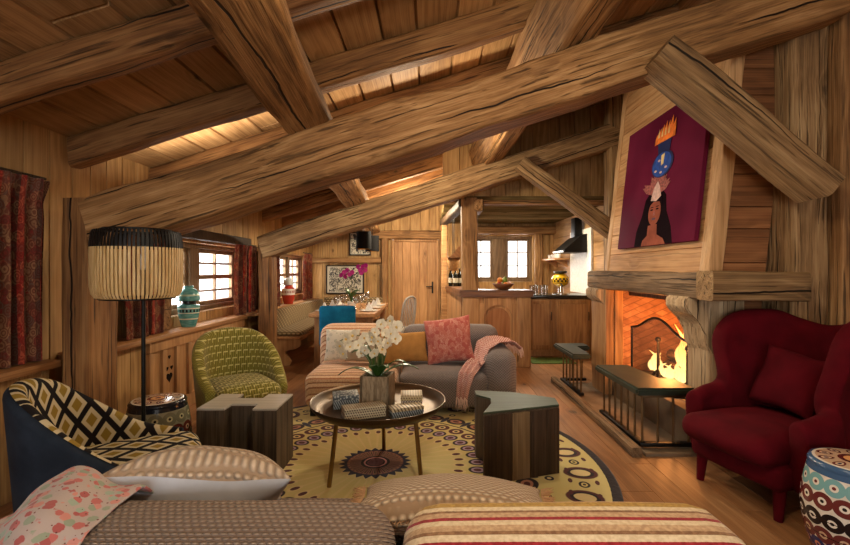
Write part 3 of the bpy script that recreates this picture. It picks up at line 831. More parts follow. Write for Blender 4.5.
def build_painting():
    t = thing('painting', 'large plum coloured canvas of a woman in a tall headdress on the chimney hood', 'painting', (1.95, 3.97, 1.36))
    # local frame: x across to the right as seen (towards -Y), z up the leaning hood, y out of the wall
    l = Vector((.1086, 0, .9941)); R = Matrix((Vector((0, -1, 0)), Vector((.9941, 0, -.1086)), l)).transposed()
    t.rotation_euler = R.to_euler()
    t.location = Vector((1.962, 3.955, 1.52))
    W, H = 1.34, 1.17
    m = MT('plum_canvas', .75, .04); x, y, z = m.obj()
    n = m.noise(m.comb(x*1.4, y, z*1.4), 1., 3)
    m.col(m.mix(n.sm(.3, .7), srgb(84, 20, 44), srgb(108, 31, 58)))
    bm = BM(); add_box(bm, (0, -.018, H/2), (W, .036, H), bev=.004); obj('canvas', bm, m, t)
    XS = 1.55
    def poly(pts, d, mi, bm): add_prism(bm, [(XS*(x-.06)+.0, z) for x, z in pts], .002, Matrix.Translation((0, -.0365-d*.5, 0)), mi)
    def oval(cx, cz, rx, rz, n=20, a0=0): return [(cx+rx*math.cos(a0+2*PI*k/n), cz+rz*math.sin(a0+2*PI*k/n)) for k in range(n)]
    mats = [plain('hair_paint', srgb(24, 10, 16), .8, .03), plain('skin_paint', srgb(150, 84, 66), .8, .05, nz=.2, sc=12), plain('dress_paint', srgb(84, 22, 40), .5),
            plain('blue_paint', srgb(30, 74, 158), .5, nz=.35, sc=25), plain('dark_blue_paint', srgb(22, 34, 84), .5), plain('orange_paint', srgb(232, 120, 44), .5, nz=.3, sc=20),
            plain('cream_paint', srgb(228, 202, 140), .5), plain('feather_paint', srgb(150, 84, 78), .5, nz=.6, sc=60), plain('lip_paint', srgb(70, 24, 60), .5), plain('pale_paint', srgb(214, 180, 170), .5, nz=.2)]
    bm = BM(); c = .06
    hair = [(c-.19, 0), (c-.18, .14), (c-.13, .27), (c-.10, .42), (c-.04, .49), (c+.06, .50), (c+.13, .42), (c+.15, .28), (c+.21, .14), (c+.24, 0)]
    poly(hair, 0, 0, bm)
    poly([(c-.10, .0), (c-.09, .05), (c-.04, .09), (c-.04, .18), (c+.06, .18), (c+.07, .09), (c+.14, .05), (c+.17, .0)], .002, 1, bm)
    poly(oval(c+.02, .29, .068, .115), .004, 1, bm)
    poly([(c-.06, .34), (c-.045, .42), (c+.03, .46), (c+.09, .42), (c+.105, .33), (c+.07, .375), (c, .385)], .006, 0, bm)
    for ex in (-.012, .05): poly(oval(c+ex, .315, .017, .007, 10), .006, 0, bm); poly(oval(c+ex, .337, .02, .004, 10), .006, 0, bm)
    poly([(c+.016, .315), (c+.03, .265), (c+.008, .262)], .006, 7, bm)
    poly(oval(c+.02, .232, .022, .011, 12), .006, 8, bm)
    # feather ruff
    R2 = random.Random(2)
    for k in range(14):
        a = -.9+k*.14; L = R2.uniform(.14, .2)
        bx, bz = c+.02, .45
        dx, dz = math.sin(a*1.2), math.cos(a*1.2)
        poly([(bx-dz*.02, bz+dx*.02), (bx+dx*L*.6-dz*.03, bz+dz*L*.6+dx*.03), (bx+dx*L, bz+dz*L), (bx+dx*L*.6+dz*.03, bz+dz*L*.6-dx*.03), (bx+dz*.02, bz-dx*.02)], .004+.0005*k, 7, bm)
    poly([(c-.03, .40), (c-.01, .5), (c+.03, .56), (c+.06, .5), (c+.08, .42), (c+.03, .385)], .012, 9, bm)
    poly(oval(c+.055, .70, .115, .115, 24), .012, 4, bm); poly(oval(c+.05, .70, .10, .105, 24), .014, 3, bm)
    poly([(c+.04, .78), (c+.075, .79), (c+.07, .70), (c+.045, .69)], .016, 6, bm)
    for px_, pz_ in ((-.01, .655), (.10, .66), (.05, .63), (.02, .74)): poly(oval(c+px_, pz_, .014, .01, 10), .016, 9, bm)
    poly([(c, .80), (c-.02, .92), (c+.05, .90), (c+.13, .94), (c+.12, .80)], .012, 4, bm)
    for k in range(7):
        xx = c-.035+k*.03; hh = (.10, .13, .15, .17, .16, .19, .15)[k]
        poly([(xx-.018, .90), (xx-.012, .90+hh*.6), (xx+.012, .90+hh), (xx+.02, .90+hh*.5), (xx+.018, .90)], .014+.0005*k, 5, bm)
    for k in range(4):
        xx = c-.01+k*.035
        poly([(xx-.008, .95), (xx, 1.03), (xx+.008, .95)], .020, 6, bm)
    obj('portrait_figure', bm, mats, t, 0)
# ------------------------------------------------------------------ textiles
def weave(name, a, b, k=90., rough=.85, bump=.6, big=.15):
    m = MT(name, rough, .15); x, y, z = m.obj()
    w = ((x*k).sin()*((y+z)*k).sin())*.5+.5
    n = m.noise(m.comb(x*60., y*60., z*60.), 1., 3)
    t = w*.6+n*.4
    m.col(m.mix(t.sm(.2, .8), a, b)); m.bump(t, bump, .006); m.setk(Sheen_Weight=.15); return m

def knit(name, a, b, k=46., rough=.9):
    """rows of stitches seen as small slanted loops"""
    m = MT(name, rough, .1); x, y, z = m.obj(); v = (y*.7+z)
    row = (v*k).fract(); col = (x*k*.62+(v*k).floor()*.5).fract()
    d = ((row-.5)*(row-.5)*1.6+(col-.5)*(col-.5)).sqrt()
    h = d.sm(.6, .12)
    m.col(m.mix(h, a, b)); m.bump(h, .9, .012); m.setk(Sheen_Weight=.15); return m

def stripes(name, stops, period, k_dir=(0, 1, 1), rough=.82, spec=.15):
    m = MT(name, rough, spec); x, y, z = m.obj()
    s = (x*k_dir[0]+y*k_dir[1]+z*k_dir[2])*(1./period)
    n = m.noise(m.comb(x*90., y*90., z*90.), 1., 2)
    f = (s+n*.012).fract()
    c = m.ramp(f, stops, True)
    m.col(m.mix(.35, c, m.mix(n.sm(.3, .7), srgb(90, 70, 50), srgb(255, 245, 230)), 'SOFT_LIGHT')); m.bump(n, .35, .004); m.setk(Sheen_Weight=.1); return m

def floral(name, base, cols, sc=22., rough=.9, bump=.3):
    m = MT(name, rough, .1); u = m.obj(); v = m.comb(*u)
    d, c = m.vor(v, sc); d2, c2 = m.vor(m.comb(u[0]+.37, u[1]-.21, u[2]+.13), sc*1.9)
    n = m.noise(v, sc*3., 3)
    st = [(i/len(cols), k) for i, k in enumerate(cols)]
    col = m.ramp(c, st, True); f = (d+(n-.5)*.35).sm(.52, .46)
    out = m.mix(f, base, col)
    out = m.mix((d2+(n-.5)*.3).sm(.2, .15)*c2.gt(.5), out, tuple(k*.35 for k in cols[0][:3])+(1,))
    m.col(out); m.bump(n, bump, .004); m.setk(Sheen_Weight=.2); return m

def paisley(name, base, cols, sc=10.):
    m = MT(name, .85, .12); u = m.obj()
    v = m.comb(u[0]*1., u[1]*1.4, u[2]*.75)
    d, c = m.vor(v, sc); n = m.noise(v, sc*2.5, 3, .6)
    rings = ((d*22.+n*5.).sin())*.5+.5
    st = [(i/len(cols), k) for i, k in enumerate(cols)]
    col = m.ramp((c*.7+n*.4), st)
    m.col(m.mix(rings.sm(.45, .6)*.75, col, base)); m.bump(n, .2, .004); m.setk(Sheen_Weight=.2); return m

def velvet(name, c, c2, sheen=.3):
    m = MT(name, .9, .12); u = m.obj(); n = m.noise(m.comb(*u), 9., 4); n2 = m.noise(m.comb(*u), 200., 2)
    m.col(m.mix(n.sm(.3, .7), c, c2)); m.bump(n2, .25, .003); m.setk(Sheen_Weight=sheen, Sheen_Roughness=.35)
    m.bs.inputs['Sheen Tint'].default_value = tuple(min(1, k*2.2+.02) for k in c2[:3])+(1,)
    return m

def seat_module(name, label, x0, x1, y0, y1, yb, seat_z, back_z, mats, arm=None, legs=True, wob=.004):
    """lounge module: seat between y0 (front) and y1 (outside of the back); yb thickness of the back. All world sizes."""
    s = 1 if y1 > y0 else -1
    cx, cy = (x0+x1)/2, (y0+y1)/2
    t = thing(name, label, 'sofa', (cx, cy, .0055))
    bm = BM(); w = x1-x0
    ya, yc = min(y0, y1-s*yb*.8), max(y0, y1-s*yb*.8)
    ax = 0
    if arm: ax = arm
    soft_box(bm, ((x0+x1-ax*.9)/2-cx, (ya+yc)/2-cy, (seat_z+.07)/2), (w-ax*.9, yc-ya, seat_z-.07), .07, (.012, .012, .022), 14, wob=wob, seed=x0)
    obj('seat', bm, mats[0], t, 180)
    bm = BM(); soft_box(bm, ((x0+x1-ax*.3)/2-cx, y1-s*yb/2-cy, (back_z+.07)/2), (w-ax*.3, yb, back_z-.07), .09, (.012, .02, .012), 14, wob=wob, seed=x0+3)
    obj('backrest', bm, mats[1], t, 180)
    if arm:
        bm = BM(); soft_box(bm, (x1-ax/2-cx, (y0+y1-s*.05)/2-cy, (.58+.07)/2), (ax, abs(y1-y0)-.07, .58-.07), .11, (.02, .012, .012), 14, wob=wob, seed=8)
        obj('armrest', bm, mats[0], t, 180)
    for a in (x0+.07, x1-.07):
        for b in (min(y0, y1)+.07, max(y0, y1)-.07):
            bm = BM(); add_box(bm, (a-cx, b-cy, .04), (.05, .05, .08)); obj('foot', bm, M['blackboard'], t, 0)
    return t

def build_sofas():
    beige = knit('beige_basket_weave', srgb(122, 102, 88), srgb(170, 149, 132), 84.)
    grey = weave('grey_wool', srgb(96, 88, 86), srgb(140, 130, 126), 260., .9, .3)
    cr, mu, cm, tn, br = srgb(214, 196, 166), srgb(172, 140, 72), srgb(150, 42, 52), srgb(190, 160, 128), srgb(140, 106, 78)
    near = stripes('cream_crimson_mustard_stripe', [(0, tn), (.12, cr), (.22, cm), (.29, tn), (.40, br), (.45, cr), (.55, mu), (.68, tn), (.74, cm), (.81, cr), (.93, br)], .19)
    pk, ru = srgb(206, 170, 138), srgb(164, 118, 92)
    far = stripes('peach_rust_stripe', [(0, pk), (.16, ru), (.24, srgb(232, 200, 168)), (.40, srgb(150, 104, 78)), (.46, pk), (.62, srgb(190, 134, 100)), (.72, srgb(236, 206, 176)), (.86, ru), (.93, srgb(206, 170, 138))], .19)
    seat_module('lounge_sofa', 'beige basket weave sofa seen from behind in the foreground', -1.06, -.095, 1.78, .99, .27, .42, .68, (beige, beige))
    seat_module('lounge_sofa', 'crimson and mustard striped sofa section seen from behind in the foreground', -.065, .765, 1.74, .98, .27, .42, .682, (near, near))
    seat_module('lounge_sofa', 'peach striped sofa section facing the viewer beyond the tray table', -1.115, -.305, 3.97, 4.80, .27, .38, .74, (far, far))
    seat_module('lounge_sofa', 'grey sofa section with one arm facing the viewer', -.27, .78, 3.99, 4.80, .27, .38, .735, (grey, grey), arm=.29)
    # cushions
    def pillow(label, mats, w, h, t, c, tilt, rz=0., roll=0., seed=1, fringe=None, group=None, ribs=None):
        th = thing('cushion', label, 'cushion', c, group=group)
        th.rotation_euler = (Matrix.Rotation(rz, 3, 'Z') @ Matrix.Rotation(tilt, 3, 'X') @ Matrix.Rotation(roll, 3, 'Y')).to_euler()
        bm = BM(); add_pillow(bm, w, h, t, 18, seed, mi_back=1 if len(mats) > 1 else 0); obj('cover', bm, mats, th, 180, recalc=True, sub=1)
        if fringe:
            bm = BM(); R = random.Random(seed)
            for k in range(200):
                u = k/200*4; s, f = int(u), u-int(u)
                p = [(-w/2+w*f, -h/2, 0, -1), (w/2, -h/2+h*f, 1, 0), (w/2-w*f, h/2, 0, 1), (-w/2, h/2-h*f, -1, 0)][s]
                q = 1-.08*(1-(2*f-1)**2)
                x, z = p[0]*q, p[1]*q
                L = R.uniform(.025, .04)
                add_tube(bm, [(x*.97, 0, z*.97), (x+p[2]*L*.6+R.uniform(-.006, .006), R.uniform(-.006, .006), z+p[3]*L*.6), (x+p[2]*L, R.uniform(-.01, .01), z+p[3]*L)], [.0018, .0018, .001], 4)
            obj('fringe', bm, fringe, th, 180)['kind'] = 'stuff'
        return th
    wknit = knit('chunky_beige_knit', srgb(166, 142, 118), srgb(210, 190, 166), 62.)
    white = plain('white_cotton', srgb(186, 190, 200), .85, .1, 0, .05, 20, .15)
    pillow('plump cushion with white back and chunky knit front on the beige sofa', [white, wknit], .54, .48, .25, (-.745, 1.49, .578), math.radians(57), math.radians(4), math.radians(15), 2)
    cknit = knit('cream_bobble_knit', srgb(168, 142, 116), srgb(232, 212, 186), 60.)
    pillow('cream bobble knit cushion with fringed edge behind the striped sofa section', [cknit], .70, .46, .16, (.075, 1.525, .512), math.radians(76), 0, math.radians(-3), 3, fringe=plain('tan_fringe', srgb(200, 160, 122), .9, .1))
    pillow('small stone coloured cushion on the peach striped sofa', [plain('stone_linen', srgb(164, 146, 122), .9, .1, 0, .06, 60, .2)], .38, .28, .13, (-.62, 4.30, .555), math.radians(-22), .05, .1, 4)
    pillow('off white flowered cushion leaning at the left end of the peach striped sofa', [floral('pale_flower_cloth', srgb(226, 218, 200), [srgb(206, 200, 184), srgb(192, 190, 168), srgb(222, 216, 200)], 26)], .36, .32, .12, (-.86, 4.41, .575), math.radians(-14), -.1, 0, 9)
    pillow('tan mustard rectangular cushion leaning between the two far sofa sections', [plain('tan_velvet', srgb(176, 128, 70), .85, .15, 0, .12, 14, .1)], .50, .31, .14, (-.26, 4.385, .555), math.radians(-20), 0, -.06, 5)
    pillow('coral pink square cushion with a faded medallion pattern on the grey sofa', [paisley('coral_medallion_cloth', srgb(180, 94, 84), [srgb(164, 70, 64), srgb(192, 114, 100), srgb(208, 154, 138), srgb(174, 88, 80)], 34)], .48, .46, .15, (.18, 4.355, .632), math.radians(-18), -.12, math.radians(-8), 6)
    # throws
    fl = floral('pale_floral_cloth', srgb(184, 168, 162), [srgb(190, 108, 104), srgb(150, 160, 140), srgb(206, 140, 130), srgb(172, 92, 90), srgb(160, 176, 160)], 42)
    def seg(pts, v):
        f = v*(len(pts)-1); i = min(int(f), len(pts)-2); f -= i
        return pts[i][0]+(pts[i+1][0]-pts[i][0])*f, pts[i][1]+(pts[i+1][1]-pts[i][1])*f
    XPATH = [(-.785, 0), (-.86, 0), (-.94, .0), (-1.0, .012), (-1.05, .05), (-1.085, .13), (-1.10, .24), (-1.11, .36)]
    YPATH = [(1.335, .24), (1.31, .13), (1.28, .045), (1.23, .0), (1.13, -.008), (1.03, .0), (.965, .05), (.955, .16), (.95, .28)]
    def fn(u, v):
        x, dx = seg(XPATH, u); y, dy = seg(YPATH, v)
        z = .700-max(dx, dy)-.5*min(dx, dy)
        top = max(0, 1-dx/.12)*max(0, 1-dy/.12)
        n = mnoise.noise(Vector((u*3.+v*1.2, v*2.6, 3.)))+.5*mnoise.noise(Vector((u*7, v*5+2, 9.)))
        fold = .5+.5*math.sin(u*13.+v*7.+1.+n*1.2)
        amp = (.012+.038*fold+.02*max(0, n))*min(1, .25+u*4)
        out = Vector((-min(1, dx/.1), (-1 if v > .5 else 1)*min(1, dy/.1), top)); out = out.normalized() if out.length > .1 else Vector((0, 0, 1))
        p = Vector((x, y, z))+out*amp
        p.z += .022*math.exp(-((u-.40)/.13)**2-((v-.40)/.16)**2)+.008*math.exp(-((u-.03)/.08)**2-((v-.38)/.12)**2)
        p.x += .02*mnoise.noise(Vector((u*2, v*4, 5.)))
        return p
    bm = BM(); add_sheet(bm, fn, 64, 70)
    o = obj('throw_blanket', bm, fl, None, 180, solid=.008, sub=1); tag(o, 'pale pink and green floral throw bunched over the left of the beige sofa', 'throw')
    hd = MT('pink_houndstooth_cloth', .92, .1); u, v = hd.uv()
    a = (u*16.).fract().lt(.5); b = (v*44.).fract().lt(.5); ck = (a-b).abs()
    hd.col(hd.mix(ck, srgb(222, 196, 184), srgb(170, 92, 88)))
    def prof2(u, v):
        # over the arm: from the seat up over the arm, then down its outer side at the back
        pts = [Vector((.28, 3.96, .17)), Vector((.295, 3.955, .28)), Vector((.325, 3.97, .385)), Vector((.38, 4.08, .42)), Vector((.46, 4.2, .47)), Vector((.50, 4.24, .585)), Vector((.60, 4.29, .635)), Vector((.73, 4.35, .635)), Vector((.81, 4.38, .565))]
        f = v*(len(pts)-1); i = min(int(f), len(pts)-2); f -= i
        p = pts[i].lerp(pts[i+1], f); s = (.5+.8*v)
        side = Vector((.12, -.04, 0)) if v < .45 else Vector((.05, -.20, .0))
        p = p + side*(u-.5)*s*1.5
        p += Vector((-.02, -.05, .10)).normalized()*(.012+.016*math.sin(u*17+v*3)+.02*max(0, mnoise.noise(Vector((u*3, v*4, 1.)))))
        return p
    bm = BM(); add_sheet(bm, prof2, 26, 44)
    t = thing('throw_blanket', 'pink and white houndstooth throw hanging over the arm of the grey sofa', 'throw', (0, 0, 0))
    obj('cloth', bm, hd, t, 180, solid=.008)
    bm = BM(); R = random.Random(3)
    for k in range(22):
        p = prof2(k/21, 0); add_tube(bm, [p, p+Vector((R.uniform(-.01, .01), -.01, -.05)), p+Vector((R.uniform(-.02, .02), -.008, -.10))], [.004, .003, .002], 5)
        p = prof2(k/21, 1); add_tube(bm, [p, p+Vector((.012, R.uniform(-.01, .01), -.04)), p+Vector((.012, R.uniform(-.02, .02), -.08))], [.004, .003, .002], 5)
    obj('fringe', bm, hd, t, 180)['kind'] = 'stuff'

# ------------------------------------------------------------------ chairs
def catmull(pts, t):
    n = len(pts)-1; f = t*n; i = min(int(f), n-1); f -= i
    g = lambda k: pts[max(0, min(n, k))]
    p0, p1, p2, p3 = [Vector(g(i+k)) for k in (-1, 0, 1, 2)]
    return .5*((2*p1)+(p2-p0)*f+(2*p0-5*p1+4*p2-p3)*f*f+(3*p1-p0-3*p2+p3)*f**3)

def shell(bm, ctrl, z0, th, n=48, flare=None, taper=.0, rim=5, nz=10, lining=None, seat_z=.4):
    """ctrl: (x,y,height) list round the plan. closed thick shell; lining bmesh gets the inner face with uv"""
    P2 = [catmull(ctrl, i/n) for i in range(n+1)]
    secs = []; inner = []; arc = [0.]
    for i in range(n+1):
        p = P2[i]; a = P2[max(0, i-1)]; b = P2[min(n, i+1)]
        t = Vector((b.x-a.x, b.y-a.y, 0)).normalized(); nrm = Vector((t.y, -t.x, 0))
        if nrm.dot(Vector((p.x, p.y, 0))) < 0: nrm = -nrm
        if i: arc.append(arc[-1]+(Vector((P2[i].x-P2[i-1].x, P2[i].y-P2[i-1].y, 0))).length)
        H = p.z; sec = []
        def pos(off, z):
            s = (z-z0)/max(.01, H-z0)
            q = Vector((p.x, p.y, z))*1.; k = 1-taper*(1-s)
            q.x *= k; q.y *= k; q += nrm*off
            if flare: q += flare(p, nrm, z)
            return q
        out_c = [pos(th/2, z0+(H-th*.5-z0)*k/nz) for k in range(nz+1)]
        top_c = []
        for k in range(1, rim*2):
            a_ = PI*k/(rim*2); top_c.append(pos(math.cos(a_)*th/2, H-th*.5+math.sin(a_)*th*.5))
        zi = min(seat_z, H-th)
        in_c = [pos(-th/2, H-th*.5+(zi-(H-th*.5))*k/nz) for k in range(nz+1)]
        secs.append(out_c+top_c+in_c+[pos(-th/2, z0)])
        off = .004
        lz = [pos(math.cos(PI*k/(rim*2))*(th/2+off), H-th*.5+math.sin(PI*k/(rim*2))*(th*.5+off)) for k in range(rim-1, rim*2)]+[pos(-th/2-off, H-th*.5+(zi-(H-th*.5))*k/nz) for k in range(nz+1)]
        inner.append(lz)
    loft(bm, secs)
    if lining is not None:
        uvl = lining.loops.layers.uv.verify()
        rows = [[lining.verts.new(q) for q in r] for r in inner]
        m = len(inner[0])
        for i in range(n):
            for j in range(m-1):
                f = lining.faces.new((rows[i][j], rows[i][j+1], rows[i+1][j+1], rows[i+1][j]))
                for lp, (a, b) in zip(f.loops, ((i, j), (i, j+1), (i+1, j+1), (i+1, j))):
                    lp[uvl].uv = (arc[a], inner[a][b].z)

def tapered_leg(parent, mat, p, q, r0, r1, name='leg'):
    bm = BM(); add_tube(bm, [p, (Vector(p)+Vector(q))/2, q], [r0, (r0+r1)/2, r1], 10); return obj(name, bm, mat, parent, 50)

def lozenge(name):
    m = MT(name, .85, .12); u, v = m.uv()
    n = m.noise(m.comb(u*300., v*300., 0.), 1., 2)
    a = (u*7.2+v*5.6).fract(); b = (u*7.2-v*5.6).fract()
    d = (a-.5).abs().mx((b-.5).abs())+(n-.5)*.03
    c = m.mix(d.sm(.385, .36), srgb(30, 26, 28), srgb(206, 192, 158))
    c = m.mix(d.sm(.22, .19), c, srgb(150, 124, 54))
    m.col(c); m.bump(n, .3, .003); return m

def build_chairs():
    # blue tub chair
    t = thing('tub_chair', 'dark blue velvet tub chair lined with black and gold lozenges at the left', 'armchair', (-1.475, 2.10, .0055), math.radians(122))
    ctrl = [(-.30, -.30, .415), (-.36, -.10, .47), (-.355, .10, .62), (-.25, .27, .77), (0, .345, .81), (.25, .27, .77), (.355, .10, .62), (.36, -.10, .47), (.30, -.30, .415)]
    blue = velvet('dark_blue_velvet', srgb(34, 41, 52), srgb(46, 55, 68), .15); loz = lozenge('lozenge_cloth')
    bm, li = BM(), BM(); shell(bm, ctrl, .12, .07, 48, taper=.14, lining=li, seat_z=.36)
    obj('outer_shell', bm, blue, t, 180, recalc=True); obj('patterned_lining', li, loz, t, 180)
    def seat_uv(bm, s=1.):
        uvl = bm.loops.layers.uv.verify()
        for f in bm.faces:
            for lp in f.loops: lp[uvl].uv = (lp.vert.co.x*s, lp.vert.co.y*s+lp.vert.co.z)
    bm = BM(); soft_box(bm, (0, -.06, .35), (.56, .62, .15), .07, (.01, .01, .02), 12); seat_uv(bm); obj('seat', bm, loz, t, 180)
    bm = BM(); soft_box(bm, (0, -.05, .20), (.54, .56, .18), .05, n=8); obj('seat_base', bm, blue, t, 180)
    for sx in (-1, 1):
        for sy in (-.26, .22): tapered_leg(t, M['blackboard'], (sx*.23, sy, .13), (sx*.25, sy*1.05, 0), .022, .014)
    # green tub chair
    t = thing('tub_chair', 'lime green patterned tub chair near the window wall', 'armchair', (-1.53, 3.62, .0055), math.radians(38))
    g = MT('lime_dash_cloth', .88, .12); u, v = g.uv(); n = g.noise(g.comb(u*200., v*200., 0.), 1., 2)
    rib = ((u*330.).sin()*.5+.5)
    rw = (v*17.); f1 = rw.fract(); cc = (u*16.+rw.floor()*.37).fract()
    dash = (f1-.5).abs().lt(.09)*(cc-.5).abs().lt(.33)
    dash2 = ((cc-.17).abs().lt(.05))*(f1-.25).abs().lt(.3)
    dd = dash.mx(dash2)
    g.col(g.mix(dd, g.mix(rib, srgb(104, 98, 36), srgb(150, 142, 66)), srgb(206, 198, 130))); g.bump(dd+rib*.3+n*.3, .4, .004); g.setk(Sheen_Weight=.2)
    gp = weave('lime_plain_cloth', srgb(112, 106, 40), srgb(158, 150, 72), 300., .9, .3)
    ctrl = [(-.265, -.24, .42), (-.30, -.08, .54), (-.29, .10, .69), (-.2, .25, .78), (0, .30, .81), (.2, .25, .77), (.29, .10, .65), (.30, -.08, .48), (.265, -.24, .40)]
    bm, li = BM(), BM(); shell(bm, ctrl, .1, .085, 48, taper=.16, lining=li, seat_z=.36)
    obj('outer_shell', bm, gp, t, 180, recalc=True); obj('patterned_lining', li, g, t, 180)
    bm = BM(); soft_box(bm, (0, -.06, .345), (.48, .54, .17), .08, (.01, .015, .02), 12); seat_uv(bm); obj('seat', bm, g, t, 180)
    bm = BM(); soft_box(bm, (0, -.05, .19), (.44, .46, .2), .05, n=8); obj('seat_base', bm, gp, t, 180)
    for sx in (-1, 1):
        for sy in (-.22, .18): tapered_leg(t, M['blackboard'], (sx*.2, sy, .11), (sx*.21, sy*1.05, 0), .02, .014)
    # red wing chair
    red = velvet('crimson_velvet', srgb(70, 2, 12), srgb(82, 4, 16), .05)
    t = thing('wing_chair', 'crimson velvet wing armchair beside the fireplace', 'armchair', (2.07, 2.66, 0), math.radians(-75)); t.scale = (.95, .95, 1.)
    half = [(-.325, -.33, .53), (-.35, -.2, .56), (-.345, -.09, .60), (-.335, .0, .80), (-.325, .07, 1.01), (-.27, .20, 1.05), (-.15, .285, 1.0), (0, .31, .97)]
    ctrl = half + [(-x, y, z) for x, y, z in half[-2::-1]]
    def flare(p, nrm, z):
        if p.z < .6: return nrm*(.02*math.sin(PI*max(0, min(1, (z-.16)/.4))))
        k = max(0, (z-.55)/.45); w = max(0, min(1, (.22-p.y)/.2))
        wz = math.sin(min(1, k)*PI*.55)
        return nrm*(.06*k*w-.035*w*math.exp(-((z-.62)/.12)**2)) + Vector((0, -.12*wz*w*(1 if k > 0 else 0) + .09*k*(1-w), 0))
    bm = BM(); shell(bm, ctrl, .16, .12, 72, flare=flare, taper=.07, seat_z=.3, nz=12, rim=6)
    obj('wing_back_and_arms', bm, red, t, 180, recalc=True, sub=1)
    bm = BM(); soft_box(bm, (0, -.14, .355), (.58, .72, .155), .075, (.01, .035, .025), 14)
    obj('seat_cushion', bm, red, t, 180)
    bm = BM(); soft_box(bm, (0, -.1, .225), (.60, .60, .15), .05, (.0, .03, 0), 12); obj('seat_base', bm, red, t, 180)
    for sx in (-1, 1):
        tapered_leg(t, red, (sx*.25, -.33, .2), (sx*.255, -.35, 0), .036, .022)
        tapered_leg(t, red, (sx*.22, .2, .2), (sx*.225, .24, 0), .036, .022)
    th = thing('cushion', 'square crimson velvet cushion resting in the wing armchair', 'cushion', (0, 0, 0))
    mw = t.matrix_basis
    bm = BM(); add_pillow(bm, .40, .38, .15, 18, 8, wob=.02); obj('cover', bm, red, th, 180, recalc=True, sub=1)
    th.rotation_euler = (Matrix.Rotation(math.radians(-73), 3, 'Z') @ Matrix.Rotation(math.radians(-20), 3, 'X') @ Matrix.Rotation(math.radians(7), 3, 'Y')).to_euler()
    c, s = math.cos(math.radians(-73)), math.sin(math.radians(-73)); lx, ly = .0, .065
    th.location = (2.07+c*lx-s*ly, 2.66+s*lx+c*ly, .64)
def ring_row(m, u, v, n, vc, k, off, r, cols, c):
    """row of ringed dots round a lathe: u 0..1 n repeats at v=vc; k turns v into cell widths. cols=(outer, ring, dot)"""
    du = (u*n+off).fract()-.5; dv = (v-vc)*k; d = (du*du+dv*dv).sqrt()
    c = m.mix(d.lt(r), c, cols[0]); c = m.mix(d.lt(r*.42), c, cols[1]); c = m.mix(d.lt(r*.19), c, cols[2]); return c

def build_stools():
    W, DK, MR, TL, NV = srgb(224, 216, 202), srgb(24, 20, 24), srgb(104, 46, 44), srgb(120, 168, 170), srgb(36, 40, 96)
    def stool(label, loc, base, rows, rimc, n):
        t = thing('ceramic_stool', label, 'garden stool', loc)
        m = MT('painted_ceramic', .16, .5); u, v = m.uv()
        nz = m.noise(m.comb(*m.obj()), 30., 2)
        c = m.mix(nz.sm(.3, .7), base, tuple(k*.85 for k in base[:3])+(1,))
        for (vc, off, r, cols) in rows: c = ring_row(m, u, v, n, vc, 1.30*n/3.1, off, r, cols, c)
        for vv in (.07, .36, .52): c = m.mix((v-vv).abs().lt(.004), c, DK)
        c = m.mix(v.gt(.945), c, rimc); m.col(c)
        bm = BM(); prof = [(.13, 0), (.145, .012), (.165, .08), (.185, .16), (.195, .235), (.19, .31), (.178, .38), (.168, .425), (.166, .435)]
        add_lathe(bm, prof, 48); obj('barrel', bm, m, t, 180)
        mt = MT('painted_ceramic_top', .14, .5); x, y, z = mt.obj(); r = (x*x+y*y).sqrt(); th = y.atan2(x)
        c = mt.mix(0., srgb(196, 168, 140), W)
        a = (th*(10/(2*PI))).fract()-.5
        d = ((a*.62)*(a*.62)*.09+(r-.108)*(r-.108)*3.2).sqrt()
        c = mt.mix(d.lt(.055), c, MR); c = mt.mix(d.lt(.034), c, srgb(214, 190, 160)); c = mt.mix(d.lt(.018), c, NV)
        c = mt.mix(r.lt(.062), c, MR); c = mt.mix(r.lt(.042), c, srgb(226, 170, 110)); c = mt.mix(r.lt(.016), c, NV)
        c = mt.mix((r-.145).abs().lt(.006), c, W); c = mt.mix(r.gt(.15), c, rimc); mt.col(c)
        bm = BM(); add_lathe(bm, [(.166, .435), (.168, .447), (.160, .459), (.145, .463), (.06, .468), (0, .469)], 48); obj('top', bm, mt, t, 180)
    stool('patterned ceramic garden stool with blue rim beside the red armchair', (1.88, 1.985, 0), W,
          [(.86, 0, .53, (TL, W, MR)), (.70, .5, .53, (MR, W, DK)), (.52, 0, .53, (DK, W, DK)), (.36, .5, .53, (MR, srgb(200, 170, 140), MR)), (.22, 0, .53, (NV, srgb(200, 130, 100), NV)), (.1, .5, .53, (MR, W, DK))], srgb(62, 92, 128), 15)
    stool('patterned ceramic garden stool with black rim by the left wall', (-1.77, 2.93, .0055), srgb(150, 144, 118),
          [(.84, 0, .53, (srgb(120, 116, 92), srgb(190, 180, 140), DK)), (.66, .5, .53, (srgb(96, 44, 36), srgb(190, 150, 120), DK)), (.46, 0, .53, (DK, W, DK)), (.3, .5, .53, (MR, W, DK))], srgb(30, 32, 42), 14)

